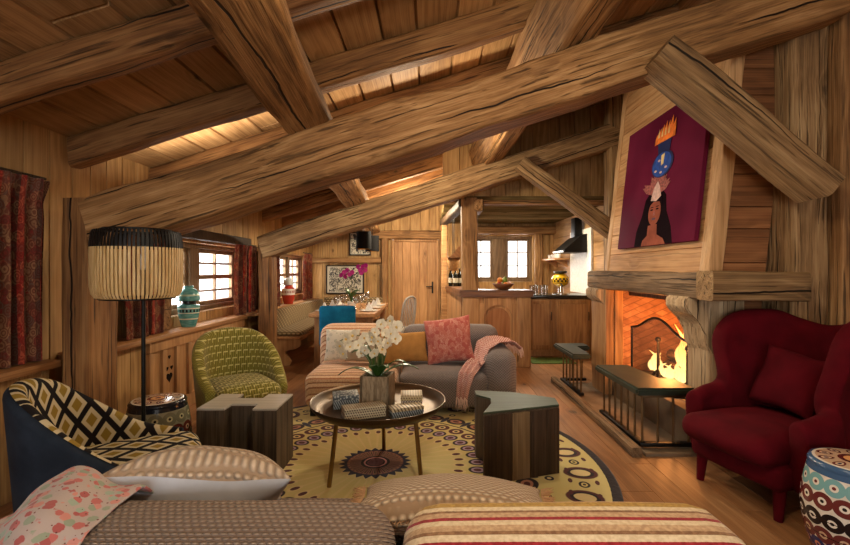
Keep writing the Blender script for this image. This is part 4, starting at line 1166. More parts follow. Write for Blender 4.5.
def build_lamp():
    t = thing('floor_lamp', 'tall black floor lamp with a drum shade of pale bamboo strips', 'floor lamp', (-1.635, 2.52, 0))
    bm = BM(); add_lathe(bm, [(0, 0), (.14, 0), (.145, .006), (.14, .016), (.02, .022), (0, .022)], 32); obj('base', bm, M['black_metal'], t)
    bm = BM(); add_tube(bm, [(.03, 0, .02), (.03, 0, .8), (.03, 0, 1.50)], .0105, 12); obj('pole', bm, M['black_metal'], t)
    sh = BM()
    z0, z1 = 1.149, 1.527; N = 70
    bam = MT('bamboo_strip', .5, .3); x, y, z = bam.obj(); n = bam.noise(bam.comb(x*40., y*40., z*8.), 1., 2)
    bam.col(bam.mix(z.gt(1.428), bam.mix(n.sm(.3, .7), srgb(196, 160, 104), srgb(226, 196, 142)), srgb(18, 16, 16)))
    prof = [(r_*.80, z_) for r_, z_ in [(.225, z0-.0), (.25, z0+.006), (.268, z0+.03), (.276, z0+.07), (.279, z0+.14), (.279, z0+.24), (.277, z0+.31), (.272, z0+.345), (.262, z0+.372), (.245, z1-.006), (.211, z1)]]
    for k in range(N):
        a = 2*PI*k/N; ca, sa = math.cos(a), math.sin(a); hw = .0062
        rows = []
        for (r, zz) in prof:
            rows.append([Vector((ca*(r+dr)-sa*s*hw, sa*(r+dr)+ca*s*hw, zz)) for dr, s in ((0, -1), (0, 1), (-.003, 1), (-.003, -1))])
        loft(sh, rows)
    s = obj('lamp_shade', sh, bam, t, 30)
    for (r, zz, mat, nm) in ((.18, z0, bam, 'bottom_ring'), (.169, z1, M["black_metal"], "top_ring")):
        bm = BM(); pts = [(r*math.cos(2*PI*k/48), r*math.sin(2*PI*k/48), zz) for k in range(49)]; add_tube(bm, pts, .006, 6, cap=False); obj(nm, bm, M['black_metal'] if r < .2 else bam, s)
    bm = BM()
    for k in range(3):
        a = 2*PI*k/3; add_tube(bm, [(.03, 0, 1.49), (math.cos(a)*.1, math.sin(a)*.1, 1.52), (math.cos(a)*.169, math.sin(a)*.169, z1-.002)], .004, 6)
    obj('spider', bm, M['black_metal'], t)
    bm = BM(); add_lathe(bm, [(0, 1.30), (.02, 1.31), (.026, 1.34), (.02, 1.38), (.012, 1.40), (.016, 1.44), (0, 1.44)], 20, (.03, 0, 0)); obj('bulb', bm, M['white_paint'], t, 180)
    bm = BM(); pts = []
    for k in range(16):
        pts.append((-.36-.03*math.sin(k*.8), -.95+k*.06, .62*(1-k/15)**2.2+.008))
    add_tube(bm, pts, .005, 6); o = obj('cord', bm, M['black_metal'], t, 180)

def build_rug():
    m = MT('round_rug_pile', .95, .05); x, y, z = m.obj(); r = (x*x+y*y).sqrt(); th = y.atan2(x)
    nz = m.noise(m.comb(x*26., y*26., 0.), 1., 3); n2 = m.noise(m.comb(x*3., y*3., 0.), 1., 2)
    r = r+(nz-.5)*.008
    gold, cream, maroon, dk, navy, plum, pink, lav = srgb(200, 182, 116), srgb(214, 192, 138), srgb(84, 38, 38), srgb(36, 26, 28), srgb(34, 38, 58), srgb(104, 62, 72), srgb(206, 150, 150), srgb(164, 140, 160)
    c = m.mix(n2.sm(.3, .7), gold, srgb(206, 190, 130))
    A = lambda n, off=0.: (th*(n/(2*PI))+off).fract()-.5
    def ovals(c, n, r0, a, b, col, off=0.):
        dx = A(n, off)*(2*PI*r0/n); dr = r-r0
        d = ((dx/a)*(dx/a)+(dr/b)*(dr/b)).sqrt()
        return m.mix(d.sm(1.05, .95), c, col)
    # rays in the inner field
    ray = A(40).abs().sm(.16, .10)*r.gt(.26)*r.lt(.52)
    c = m.mix(ray*.6, c, cream)
    # central flower
    star = A(24).abs()*.085+r
    c = m.mix(star.sm(.262, .257), c, cream); c = m.mix(star.sm(.250, .245), c, navy)
    pet = A(32).abs().sm(.42, .3)
    c = m.mix(r.lt(.19), c, plum); c = m.mix(pet*r.lt(.186)*r.gt(.095), c, srgb(150, 112, 84)); c = m.mix(A(32).abs().lt(.12)*r.lt(.17)*r.gt(.10), c, dk)
    c = m.mix(r.lt(.098), c, dk); c = m.mix(r.lt(.078), c, pink); c = m.mix(r.lt(.066), c, dk); c = m.mix(r.lt(.055), c, plum)
    # rings of motifs
    c = ovals(c, 40, .57, .028, .05, cream); c = ovals(c, 40, .57, .018, .03, maroon)
    c = ovals(c, 36, .69, .052, .06, dk, .5); c = ovals(c, 36, .69, .036, .042, lav, .5); c = ovals(c, 36, .69, .02, .026, maroon, .5)
    c = ovals(c, 36, .82, .062, .06, maroon); c = ovals(c, 36, .82, .028, .032, cream); c = ovals(c, 36, .82, .014, .016, dk)
    c = m.mix((r-.905).abs().lt(.008), c, dk)
    c = ovals(c, 30, 1.01, .085, .07, dk); c = ovals(c, 30, 1.01, .055, .038, srgb(170, 120, 96)); c = ovals(c, 30, 1.01, .03, .02, maroon)
    c = ovals(c, 30, 1.0, .022, .075, navy, .5); c = ovals(c, 30, 1.14, .03, .03, dk, .5); c = ovals(c, 30, 1.14, .014, .014, cream, .5)
    c = ovals(c, 26, 1.345, .085, .108, maroon); c = ovals(c, 26, 1.345, .064, .085, dk); c = ovals(c, 26, 1.345, .046, .062, cream)
    c = ovals(c, 26, 1.345, .042, .034, dk, .5); c = ovals(c, 26, 1.345, .026, .02, gold, .5); c = ovals(c, 26, 1.345, .012, .01, dk, .5); c = ovals(c, 52, 1.425, .03, .014, maroon, .25); c = ovals(c, 52, 1.265, .03, .014, maroon, .25)
    c = m.mix(r.gt(1.49), c, dk)
    m.col(c); m.bump(nz, .5, .006); m.setk(Sheen_Weight=.2)
    bm = BM(); add_lathe(bm, [(0, .005), (.8, .005), (1.5, .005), (1.54, .0045), (1.55, .002), (1.55, 0), (0, 0)], 96)
    o = obj('round_rug', bm, m, smooth=180, loc=(-.37, 3.05, .0)); tag(o, 'large round rug with yellow flower medallion and black border', 'rug')

def build_tables():
    t = thing('tray_table', 'round bronze tray table on three slim legs', 'coffee table', (-.335, 2.92, 0.0055))
    bm = BM(); add_lathe(bm, [(0, .415), (.34, .415), (.385, .422), (.418, .452), (.428, .468), (.434, .468), (.434, .462), (.424, .440), (.392, .408), (.34, .400), (0, .400)], 64); obj('tray', bm, plain('bronze_tray', srgb(84, 66, 46), .42, .5, .8, .2, 6), t, 60)
    for a in (-2.45, -.62, 1.57):
        p = Vector((math.cos(a)*.30, math.sin(a)*.28, .402)); q = Vector((math.cos(a)*.35, math.sin(a)*.35, 0))
        bm = BM(); add_tube(bm, [p, (p+q)/2, q], .0135, 10); obj('leg', bm, M['brass'], t)
    # boxes on the tray
    def patt(name, base, ink, k, mode):
        m = MT(name, .45, .3); x, y, z = m.obj(); u = (x+z*.5)*k; v = (y+z)*k
        if mode == 'dots': d = (((u.fract()-.5)*(u.fract()-.5)+(v.fract()-.5)*(v.fract()-.5)).sqrt()).lt(.3)
        elif mode == 'stripe': d = u.fract().lt(.45)
        elif mode == 'check': d = ((u.fract().lt(.5))-(v.fract().lt(.5))).abs()
        else:
            dd, cc = m.vor(m.comb(x*k, y*k, z*k), 1.); d = dd.lt(.42)
        m.col(m.mix(d, base, ink)); return m
    TZ = .4205+.001
    def pbox(label, c, s, rz, mlid, mbody):
        b = thing('keepsake_box', label, 'box', (c[0], c[1], TZ), rz, 'patterned boxes on the tray table')
        bm = BM(); add_box(bm, (0, 0, s[2]*.32), (s[0], s[1], s[2]*.64), bev=.003); obj('body', bm, mbody, b)
        bm = BM(); add_box(bm, (0, 0, s[2]*.82), (s[0]+.003, s[1]+.003, s[2]*.36), bev=.003); obj('lid', bm, mlid, b)
    grey_s = patt('slate_squiggle', srgb(84, 92, 98), srgb(176, 182, 180), 60, 'v')
    ikat = patt('ikat_lid', srgb(60, 66, 70), srgb(150, 160, 164), 70, 'stripe')
    dots = patt('brown_dots', srgb(196, 186, 160), srgb(70, 44, 34), 70, 'dots'); bands = patt('tan_band', srgb(206, 192, 160), srgb(110, 90, 64), 46, 'stripe')
    chk = patt('maroon_check', srgb(206, 196, 178), srgb(66, 34, 34), 60, 'check'); wh = patt('cream_scale', srgb(190, 172, 134), srgb(122, 100, 70), 60, 'dots')
    pbox('blue grey patterned box, leftmost on the tray table', (-.55, 2.93), (.16, .14, .085), .25, grey_s, ikat)
    pbox('long brown dotted box at the front of the tray table', (-.40, 2.715), (.25, .10, .07), .38, dots, dots)
    pbox('small blue grey box with striped lid at the front of the tray table', (-.145, 2.735), (.20, .085, .062), .38, bands, ikat)
    pbox('cream box with maroon checked front at the right of the tray table', (-.12, 2.90), (.135, .135, .095), .05, wh, chk)
    # planter with orchid
    pl = thing('potted_orchid', 'white orchid in a square stone planter on the tray table', 'potted plant', (-.345, 2.97, TZ), -.12)
    st = MT('planter_stone', .85, .15); x, y, z = st.obj(); n = st.noise(st.comb(x*90., y*90., z*20.), 1., 3)
    st.col(st.mix(n.sm(.3, .7), srgb(122, 106, 84), srgb(164, 146, 120))); st.bump(n, .4, .004)
    bm = BM(); s, h = .095, .20
    add_box(bm, (0, 0, .01), (.19, .19, .02))
    for k in range(4):
        a = k*PI/2; add_box(bm, (math.cos(a)*.087, math.sin(a)*.087, .1), (.016, .19, .2), rot=rot_e(z=a))
    obj('planter', bm, st, pl, 0)
    bm = BM(); add_box(bm, (0, 0, .17), (.165, .165, .02)); obj('moss', bm, plain('moss', srgb(58, 56, 30), .95, .1, 0, .4, 60, .6), pl, 0)
    R = random.Random(8)
    def leaf(parent, base, az, L, w, lift, droop, mat):
        bm = BM(); nseg = 10
        def fn(u, v):
            s = u; d = L*s; zz = lift*math.sin(s*PI*.6)-droop*s*s
            ww = w*math.sin(PI*min(1, s*.92+.06))**.7*(v-.5)*2
            fold = abs(v-.5)*.25*w
            return Vector(base)+Vector((math.cos(az)*d-math.sin(az)*ww, math.sin(az)*d+math.cos(az)*ww, zz+fold))
        add_sheet(bm, fn, nseg, 4); return obj('leaf', bm, mat, parent, 180, solid=.003)
    for az, L, w, lift, droop in ((2.9, .30, .028, .10, .10), (3.4, .17, .030, .20, .02), (2.5, .20, .032, .20, .0), (.2, .27, .028, .12, .06), (-.2, .2, .03, .14, .02), (1.5, .18, .028, .16, .02), (4.6, .14, .03, .12, .02), (-.9, .16, .026, .12, .02)):
        leaf(pl, (0, 0, .17), az, L, w, lift, droop, M['leaf'])
    def flower_mesh(s, pm, cmat):
        bm = BM()
        for k in range(5):
            a = PI/2+k*2*PI/5; big = k in (1, 4)
            L, w = (s*1.0, s*(.62 if big else .40))
            def fn(u, v, a=a, L=L, w=w):
                ww = w*math.sin(PI*min(1, u*.86+.1))**.6*(v-.5)*2; d = L*u
                return Vector((math.cos(a)*d-math.sin(a)*ww, -.22*s*math.sin(u*2.2)+.1*s*abs(v-.5), math.sin(a)*d+math.cos(a)*ww))
            add_sheet(bm, fn, 6, 4, 0)
        add_ell(bm, (0, -.2*s, -.05*s), (.16*s, .2*s, .2*s), u=8, v=6, mi=1)
        me = bpy.data.meshes.new('flower'); bm.to_mesh(me); bm.free()
        me.materials.append(pm.mat); me.materials.append(cmat.mat)
        me.polygons.foreach_set('use_smooth', [True]*len(me.polygons)); return me
    fm = flower_mesh(.042, M['petal_white'], M['petal_centre'])
    def flower(parent, me, p, rx, rz, s):
        o = bpy.data.objects.new('flower', me); COL.objects.link(o); o.parent = parent; o.location = p; o.rotation_euler = (rx, R.uniform(-.5, .5), rz); o.scale = (s, s, s)
    stems = [[(-.03, 0, .17), (-.05, 0, .34), (-.09, -.01, .44), (-.17, -.03, .45), (-.26, -.05, .41)],
             [(0, .01, .17), (.0, .0, .36), (.02, -.01, .50), (.07, -.02, .56), (.14, -.03, .53)],
             [(.03, 0, .17), (.035, -.01, .35), (.05, -.02, .45), (.09, -.03, .49)],
             [(-.02, .02, .17), (-.02, .02, .36), (-.01, .0, .42), (-.04, -.03, .40)]]
    for sp in stems:
        bm = BM(); pts = [catmull(sp, k/20) for k in range(21)]; add_tube(bm, pts, [.005-.002*k/20 for k in range(21)], 6); obj('stem', bm, M['stem'], pl, 180)
    fl = [(-.27, .41), (-.245, .36), (-.225, .45), (-.19, .40), (-.17, .47), (-.14, .41), (-.095, .46), (-.075, .385), (-.12, .36), (-.045, .43), (-.02, .36), (.0, .50), (.02, .44), (.045, .55), (.07, .49), (.075, .42), (.11, .57), (.12, .49), (.105, .43), (.15, .53), (.16, .46), (-.02, .47), (.035, .38)]
    for (x, z) in fl: flower(pl, fm, (x*.86, -.05+R.uniform(-.03, .03), z-.015), R.uniform(-.6, .5), R.uniform(-1., 1.), R.uniform(.75, 1.15))
    # H shaped side tables
    def htable(label, poly, c, rz, top_mat, front):
        t = thing('side_table', label, 'side table', (c[0], c[1], .0055), rz)
        H = .425
        bm = BM(); add_prism(bm, poly, H, Matrix.Translation((0, 0, H)) @ Matrix.Rotation(-PI/2, 4, 'X'), bev=.003); obj('body', bm, M['dark_wood'], t, 30, recalc=True)
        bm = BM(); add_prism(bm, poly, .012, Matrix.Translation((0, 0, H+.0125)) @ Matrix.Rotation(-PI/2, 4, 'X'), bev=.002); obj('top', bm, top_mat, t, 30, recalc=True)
        return t
    a, b, n0, n1, dp = .25, .17, -.075, .10, .105
    htable('dark oak side table with H shaped top at the left of the rug', [(-a, -b), (n0, -b), (n0, -b+dp), (n1, -b+dp), (n1, -b), (a, -b), (a, b), (n1-.02, b), (n1-.02, b-dp), (n0-.02, b-dp), (n0-.02, b), (-a, b)], (-1.205, 2.97), 0, M['sheen_wood_top'], False)
    poly = [(.32, 2.72), (.83, 2.89), (.845, 3.04), (.58, 3.19), (.32, 3.235), (.32, 3.12), (.41, 3.03), (.40, 2.92)]
    t = htable('side table of reclaimed dark planks with reflection green top at the right of the rug', [(x-.57, y-2.98) for x, y in poly], (.57, 2.98), 0, M['green_top'], True)
    p0, p1 = Vector((.32-.57, 2.72-2.98, 0)), Vector((.83-.57, 2.89-2.98, 0)); d = p1-p0; L = d.length; ang = math.atan2(d.y, d.x)
    for (s0, s1, mat) in ((.01, .36, 'plank_dark'), (.362, .59, 'plank_light'), (.592, .99, 'plank_dark')):
        bm = BM(); add_box(bm, (0, 0, .21), ((s1-s0)*L-.002, .012, .415), bev=.002)
        o = obj('front_plank', bm, M[mat], t, 30); q = p0+d*((s0+s1)/2)+Vector((math.sin(ang), -math.cos(ang), 0))*.0065
        o.location = q; o.rotation_euler = (0, 0, ang)

def build_curtains():
    cl = paisley('red_paisley_cloth', srgb(136, 76, 64), [srgb(184, 76, 68), srgb(172, 126, 102), srgb(206, 160, 124), srgb(172, 68, 66), srgb(146, 114, 102)], 26)
    u_, v_ = cl.uv(); bnd = cl.ramp((u_*4.).fract(), [(0, srgb(225, 215, 205)), (.3, srgb(165, 160, 152)), (.42, srgb(255, 170, 160)), (.6, srgb(215, 205, 190)), (.8, srgb(160, 150, 148))], True)
    src0 = cl.bs.inputs['Base Color'].links[0].from_socket; cl.col(cl.mix(1., src0, bnd, 'MULTIPLY'))
    nt = cl.nt; out = [n for n in nt.nodes if n.type == 'OUTPUT_MATERIAL'][0]; tl = cl.new('ShaderNodeBsdfTranslucent'); mxs = cl.new('ShaderNodeMixShader'); mxs.inputs[0].default_value = .35
    src = cl.bs.inputs['Base Color'].links[0].from_socket; cl.link(src, tl.inputs[0]); cl.link(cl.bs.outputs[0], mxs.inputs[1]); cl.link(tl.outputs[0], mxs.inputs[2]); cl.link(mxs.outputs[0], out.inputs[0])
    def curtain(label, x, y0, y1, z0, z1, n, seed, cloth=cl):
        bm = BM(); L = y1-y0
        def fn(u, v):
            z = z0+(z1-z0)*v; head = max(0, (v-.86)/.14)
            amp = .042*(1-.45*head)*(.75+.25*mnoise.noise(Vector((u*3, seed, 0))))
            ph = 2*PI*n*u + .5*mnoise.noise(Vector((u*4, v*1.5, seed)))
            pinch = 1-.06*math.exp(-((v-.88)/.05)**2)+.03*head
            yy = (y0+y1)/2+(u-.5)*L*pinch*(1-.05*math.sin(v*3+seed)) + .012*mnoise.noise(Vector((u*2, v*2, seed+3)))
            return Vector((x+amp*math.sin(ph)+.012*math.sin(ph*2.3+seed)*(1-head)+.02*head, yy, z))
        add_sheet(bm, fn, int(n*14), 30)
        t = thing('curtain', label, 'curtain', (x, (y0+y1)/2, z0), group='red paisley curtains')
        bmesh.ops.translate(bm, verts=bm.verts[:], vec=-Vector(t.location)); obj('cloth', bm, cloth, t, 180, solid=.004, sub=1)
        bm = BM(); add_tube(bm, [(-.0, -L/2, z1-z0+.01), (0, L/2, z1-z0+.01)], .009, 8); obj('rail', bm, M['plank_dark'], t)
    curtain('large red paisley curtain at the left edge of the photo', -2.385, 2.30, 2.79, .757, 1.86, 5, 1)
    curtain('red paisley curtain behind the floor lamp shade', -2.38, 3.5, 4.05, .757, 1.63, 5, 2)
    curtain('red paisley curtain right of the turquoise vase', -2.375, 5.46, 6.14, .757, 1.63, 5, 3)
    curtain('red paisley curtain left of the red vase', -2.36, 6.34, 7.06, .757, 1.63, 5, 4)
    curtain('red paisley curtain right of the red vase', -2.36, 8.38, 8.98, .757, 1.63, 4, 5)

def build_vases():
    t = thing('vase', 'turquoise banded vase with a dark waist on the window sill', 'vase', (-2.37, 4.42, .754))
    m = MT('turquoise_glaze', .2, .5); x, y, z = m.obj(); th = y.atan2(x)
    n = m.noise(m.comb(x*20., y*20., z*60.), 1., 3)
    c = m.mix(n.sm(.3, .7), srgb(70, 138, 140), srgb(112, 170, 164)); c = m.mix((z-.16).abs().lt(.014)*(th*3.).fract().lt(.5), c, srgb(30, 36, 44)); c = m.mix(((z-.16).abs()-.022).abs().lt(.004), c, srgb(220, 220, 200)); c = m.mix((z-.08).abs().lt(.006), c, srgb(220, 216, 190))
    c = m.mix((z-.31).abs().lt(.008), c, srgb(176, 200, 180)); m.col(c)
    bm = BM(); add_lathe(bm, [(0, 0), (.06, 0), (.065, .01), (.085, .08), (.098, .15), (.10, .20), (.097, .215), (.055, .222)], 32); obj('lower_body', bm, m, t)
    bm = BM(); add_lathe(bm, [(.06, .218), (.066, .225), (.066, .25), (.06, .256)], 32); obj('waist', bm, M['blackboard'], t)
    bm = BM(); add_lathe(bm, [(.055, .252), (.096, .256), (.101, .27), (.099, .30), (.090, .335), (.070, .362), (.048, .374), (.045, .382), (.048, .398), (.042, .40), (.038, .385), (0, .37)], 32); obj('upper_body', bm, m, t)
    t = thing('vase', 'red and white vase with a rounded lid on the sill above the dining bench', 'vase', (-2.36, 7.5, .754))
    m = MT('red_white_glaze', .2, .5); x, y, z = m.obj(); th = y.atan2(x)
    c = m.mix((z-.20).abs().lt(.05), srgb(168, 52, 36), srgb(226, 220, 212)); c = m.mix((z-.20).abs().lt(.02)*(th*4.).fract().lt(.5), c, srgb(150, 60, 50)); m.col(c)
    bm = BM(); add_lathe(bm, [(0, 0), (.07, 0), (.075, .015), (.095, .08), (.105, .15), (.115, .20), (.11, .25), (.08, .275), (.06, .29), (.06, .31)], 28); obj('body', bm, m, t)
    bm = BM(); add_lathe(bm, [(.062, .31), (.08, .32), (.088, .36), (.075, .40), (.04, .43), (0, .44)], 28); obj('lid', bm, plain('pale_glaze', srgb(206, 212, 214), .2, .5), t)
ORD = ['first', 'second', 'third', 'fourth', 'fifth', 'sixth', 'seventh', 'eighth']
def build_dining():
    up = knit('bench_check_cloth', srgb(104, 84, 58), srgb(186, 162, 118), 26.)
    t = thing('corner_bench', 'upholstered wooden bench running along the window wall and the back wall', 'bench', (-2.0, 7.6, 0))
    O = Vector((-2.0, -7.6, 0)) * -1
    def part(name, bm, mat, smooth=40):
        bmesh.ops.translate(bm, verts=bm.verts[:], vec=(2.0, -7.6, 0)); return obj(name, bm, mat, t, smooth, recalc=True)
    bm = BM(); soft_box(bm, (-2.02, 7.6, .435), (.50, 2.85, .07), .03, (0, 0, .01), 10); part('seat_cushion', bm, up, 180)
    bm = BM(); soft_box(bm, (-1.42, 8.92, .435), (.84, .46, .07), .03, (0, 0, .01), 10); part('seat_cushion', bm, up, 180)
    bm = BM(); soft_box(bm, (-2.195, 7.6, .60), (.09, 2.95, .30), .03, (.01, 0, 0), 10, rot=None); part('back_cushion', bm, up, 180)
    bm = BM(); soft_box(bm, (-1.55, 9.14, .62), (1.2, .08, .30), .03, (0, .01, 0), 10); part('back_cushion', bm, up, 180)
    bm = BM(); add_box(bm, (-2.02, 7.6, .385), (.5, 2.95, .035), bev=.006); add_box(bm, (-1.42, 8.92, .385), (.84, .46, .035), bev=.006); part('seat_board', bm, M['joinery_y'])
    prof = [(-2.26, 0), (-1.93, 0), (-1.90, .06), (-1.94, .13), (-1.99, .17), (-1.98, .21), (-1.92, .22), (-1.85, .225), (-1.79, .26), (-1.775, .31), (-1.79, .355), (-1.82, .37), (-2.26, .37)]
    for y in (6.16, 8.3):
        bm = BM(); add_prism(bm, prof, .05, Matrix.Translation((0, y, 0)), bev=.006); part('carved_end', bm, M['joinery'])
    bm = BM(); add_box(bm, (-2.258, 7.6, .40), (.03, 2.98, .62), bev=.004); part('back_board', bm, M['joinery_y'])
    # table
    t = thing('dining_table', 'long wooden dining table laid for a meal beside the bench', 'dining table', (-1.12, 6.65, 0))
    bm = BM(); add_box(bm, (0, 0, .735), (.84, 1.9, .05), bev=.008); obj('tabletop', bm, M['joinery_y'], t)
    bm = BM(); add_box(bm, (0, 0, .67), (.70, 1.6, .08), bev=.004); obj('apron', bm, M['joinery_y'], t)
    for sx in (-1, 1):
        for sy in (-1, 1):
            bm = BM(); add_box(bm, (sx*.34, sy*.80, .355), (.075, .075, .71), bev=.006); obj('leg', bm, M['joinery'], t)
    # blue velvet dining chair
    def chair(label, loc, rz, cloth, spindle=False):
        c = thing('dining_chair', label, 'dining chair', loc, rz)
        bm = BM(); soft_box(bm, (0, 0, .44), (.44, .44, .09), .03, (0, 0, .01), 8); obj('seat', bm, cloth, c, 180)
        if not spindle:
            bm = BM(); soft_box(bm, (0, -.215, .63), (.44, .07, .50), .035, (0, .012, 0), 10, rot=rot_e(x=.0)); obj('backrest', bm, cloth, c, 180)
        else:
            bm = BM()
            pts = [(-.2, -.2, .45), (-.205, -.235, .7), (-.16, -.26, .88), (0, -.275, .93), (.16, -.26, .88), (.205, -.235, .7), (.2, -.2, .45)]
            add_tube(bm, [catmull(pts, k/24) for k in range(25)], .016, 8); fr = obj('back_frame', bm, cloth, c, 180)
            for k in range(6):
                x = -.14+.056*k; bm = BM(); add_tube(bm, [(x, -.2, .46), (x, -.235, .68), (x, -.268, .905)], .008, 6); obj('spindle', bm, cloth, c)
        for sx in (-1, 1):
            for sy in (-1, 1): tapered_leg(c, M['plank_dark'] if not spindle else cloth, (sx*.18, sy*.18, .42), (sx*.2, sy*.2, 0), .02, .014)
    chair('peacock blue velvet dining chair at the near end of the dining table', (-1.12, 5.66, 0), 0, velvet('peacock_velvet', srgb(10, 76, 108), srgb(18, 98, 132)))
    chair('pale grey spindle back dining chair at the right side of the dining table', (-.52, 6.55, 0), math.radians(66), plain('pale_grey_paint', srgb(170, 166, 158), .5), True)
    gl = M['stemware'] = glass_mat('clear_stemware', (.93, .95, .95, 1), .5)
    gm = None
    def wineglass(loc, label, group):
        t = bpy.data.objects.new('wine_glass', gm); COL.objects.link(t); t.location = loc; tag(t, label, 'wine glass', group); return t
    bm = BM(); add_lathe(bm, [(0, 0), (.033, .0), (.034, .004), (.006, .01), (.005, .085), (.02, .10), (.036, .13), (.038, .17), (.032, .205), (.030, .205), (.035, .17), (.033, .132), (.016, .105), (0, .10)], 16)
    g0 = obj('wine_glass', bm, gl, smooth=180); gm = g0.data; bpy.data.objects.remove(g0)
    TZ = .761
    xs = (-1.25, -1.0)
    rows = [5.95, 6.2, 6.5, 6.8, 7.1]
    for si, sx in enumerate(xs):
        for k, y in enumerate(rows):
            wineglass((sx+.03*(k % 2), y+.09, TZ), 'clear wine glass on the %s side of the dining table, %s from the near end' % (('window', 'door')[si], ORD[k]), 'wine glasses on the dining table')
    pm = None
    for si, sx in enumerate((-1.42, -.82)):
        for k, y in enumerate((6.05, 6.55, 7.05)):
            p = thing('plate_setting', 'white plate with folded napkin on %s side of dining table, %s from the near end' % (('window', 'door')[si], ORD[k]), 'plate', (sx, y, TZ), 0, 'laid plates on the dining table')
            bm = BM(); add_lathe(bm, [(0, 0), (.07, .0), (.12, .012), (.123, .014), (.118, .016), (.07, .005), (0, .005)], 28); obj('plate', bm, M['ceramic_white'], p, 180)
            bm = BM(); add_prism(bm, [(-.055, .014), (.055, .014), (.03, .06), (0, .125), (-.03, .06)], .05, Matrix.Rotation(.4*k, 4, 'Z') @ Matrix.Translation((0, -.025, 0)), bev=.006); obj('napkin', bm, M['white_paint'], p)
    # magenta orchid
    R = random.Random(4)
    pl = thing('potted_orchid', 'magenta orchid in a small pot on the dining table', 'potted plant', (-1.12, 6.45, TZ))
    bm = BM(); add_lathe(bm, [(0, 0), (.05, 0), (.055, .01), (.065, .10), (.06, .10), (.05, .08), (0, .08)], 24); obj('pot', bm, M['ceramic_white'], pl)
    for az, L in ((.3, .2), (2.6, .22), (1.4, .16), (4., .18), (5.3, .18), (3.3, .16), (.9, .2)):
        bm = BM()
        def fn(u, v, az=az, L=L):
            ww = .03*math.sin(PI*min(1, u*.9+.08))*(v-.5)*2; d = L*u*.6
            return Vector((math.cos(az)*d-math.sin(az)*ww, math.sin(az)*d+math.cos(az)*ww, .08+L*1.0*math.sin(u*1.9)*.9+abs(v-.5)*.02))
        add_sheet(bm, fn, 8, 3); obj('leaf', bm, M['leaf'], pl, 180, solid=.003)
    for sp in ([(0, 0, .08), (0, 0, .3), (-.02, -.01, .46), (-.10, -.02, .53)], [(.01, 0, .08), (.03, 0, .34), (.10, 0, .52), (.18, -.01, .60)]):
        bm = BM(); add_tube(bm, [catmull(sp, k/14) for k in range(15)], .004, 6); obj('stem', bm, M['stem'], pl, 180)
    bm = BM(); s = .045
    for k in range(5):
        a = PI/2+k*2*PI/5; w = s*.6
        def fn(u, v, a=a):
            ww = w*math.sin(PI*min(1, u*.86+.1))**.6*(v-.5)*2; d = s*u
            return Vector((math.cos(a)*d-math.sin(a)*ww, -.2*s*math.sin(u*2.2), math.sin(a)*d+math.cos(a)*ww))
        add_sheet(bm, fn, 5, 3)
    f0 = obj('flower', bm, M['petal_pink'], pl, 180); me = f0.data; bpy.data.objects.remove(f0)
    for (x, z) in ((-.14, .48), (-.10, .52), (-.06, .55), (-.03, .49), (-.09, .46), (.01, .52), (.12, .55), (.16, .60), (.20, .62), (.19, .55), (.14, .51), (.10, .60)):
        o = bpy.data.objects.new('flower', me); COL.objects.link(o); o.parent = pl; o.location = (x, -.03+R.uniform(-.03, .03), z); o.rotation_euler = (R.uniform(-.3, .3), R.uniform(-.6, .6), R.uniform(-.6, .6)); o.scale = (.8,)*3
    # pictures
    def art(label, x0, x1, z0, z1, sc, thr):
        t = thing('wall_picture', label, 'picture', ((x0+x1)/2, BACK-.03, (z0+z1)/2)); w, h = x1-x0, z1-z0
        bm = BM()
        for zz in (-h/2+.012, h/2-.012): add_box(bm, (0, 0, zz), (w, .03, .024))
        for xx in (-w/2+.012, w/2-.012): add_box(bm, (xx, 0, 0), (.024, .03, h-.048))
        obj('frame', bm, M['blackboard'], t, 0)
        m = MT('ink_print', .5, .3); x, y, z = m.obj(); n = m.noise(m.comb(x, y, z), sc, 4, .65, 1.2); n2 = m.noise(m.comb(x+5., y, z), sc*.6, 3, .6, .8)
        inside = x.abs().lt(w*.42)*z.abs().lt(h*.42)
        k = (n-.5).abs().sm(.055, .03).mx(n2.gt(thr))*inside
        m.col(m.mix(k, srgb(196, 188, 168), srgb(52, 50, 50)))
        bm = BM(); add_box(bm, (0, .004, 0), (w-.03, .012, h-.03)); obj('print', bm, m, t, 0)
    art('large framed abstract black and white print above the back bench', -2.14, -1.36, .83, 1.42, 12., .60)
    art('small framed black and white print high on the back wall', -1.66, -1.22, 1.62, 2.10, 11., .56)
    # pendants
    for (x, y, z, lab, cz) in ((-1.03, 7.0, 1.64, 'black drum pendant lamp hanging over the dining table, nearer one', None), (-1.0, 7.8, 1.64, 'black drum pendant lamp hanging over the dining table, farther one', None)):
        t = thing('pendant_lamp', lab, 'pendant lamp', (x, y, z), 0, 'pendant lamps over the dining table')
        bm = BM(); add_lathe(bm, [(.12, 0), (.115, .27), (.03, .275), (.03, .27), (.110, .265), (.115, .002)], 28); obj('shade', bm, plain('black_shade_cloth', srgb(18, 17, 17), .8, .1), t)
        bm = BM(); add_lathe(bm, [(.112, .004), (.107, .26)], 28); obj('lining', bm, M['gold'], t)
        bm = BM(); add_tube(bm, [(0, 0, .27), (0, 0, ceil_z(x)-z-.02)], .004, 6); obj('cord', bm, M['black_metal'], t)
        bm = BM(); add_ell(bm, (0, 0, .1), (.03, .03, .045), u=12, v=8)
        e = bpy.data.materials.get('warm_bulb')
        if not e:
            e = bpy.data.materials.new('warm_bulb'); e.use_nodes = True; b = e.node_tree.nodes['Principled BSDF']; b.inputs['Emission Color'].default_value = (1, .72, .4, 1); b.inputs['Emission Strength'].default_value = 12.
        obj('bulb', bm, e, t, 180)

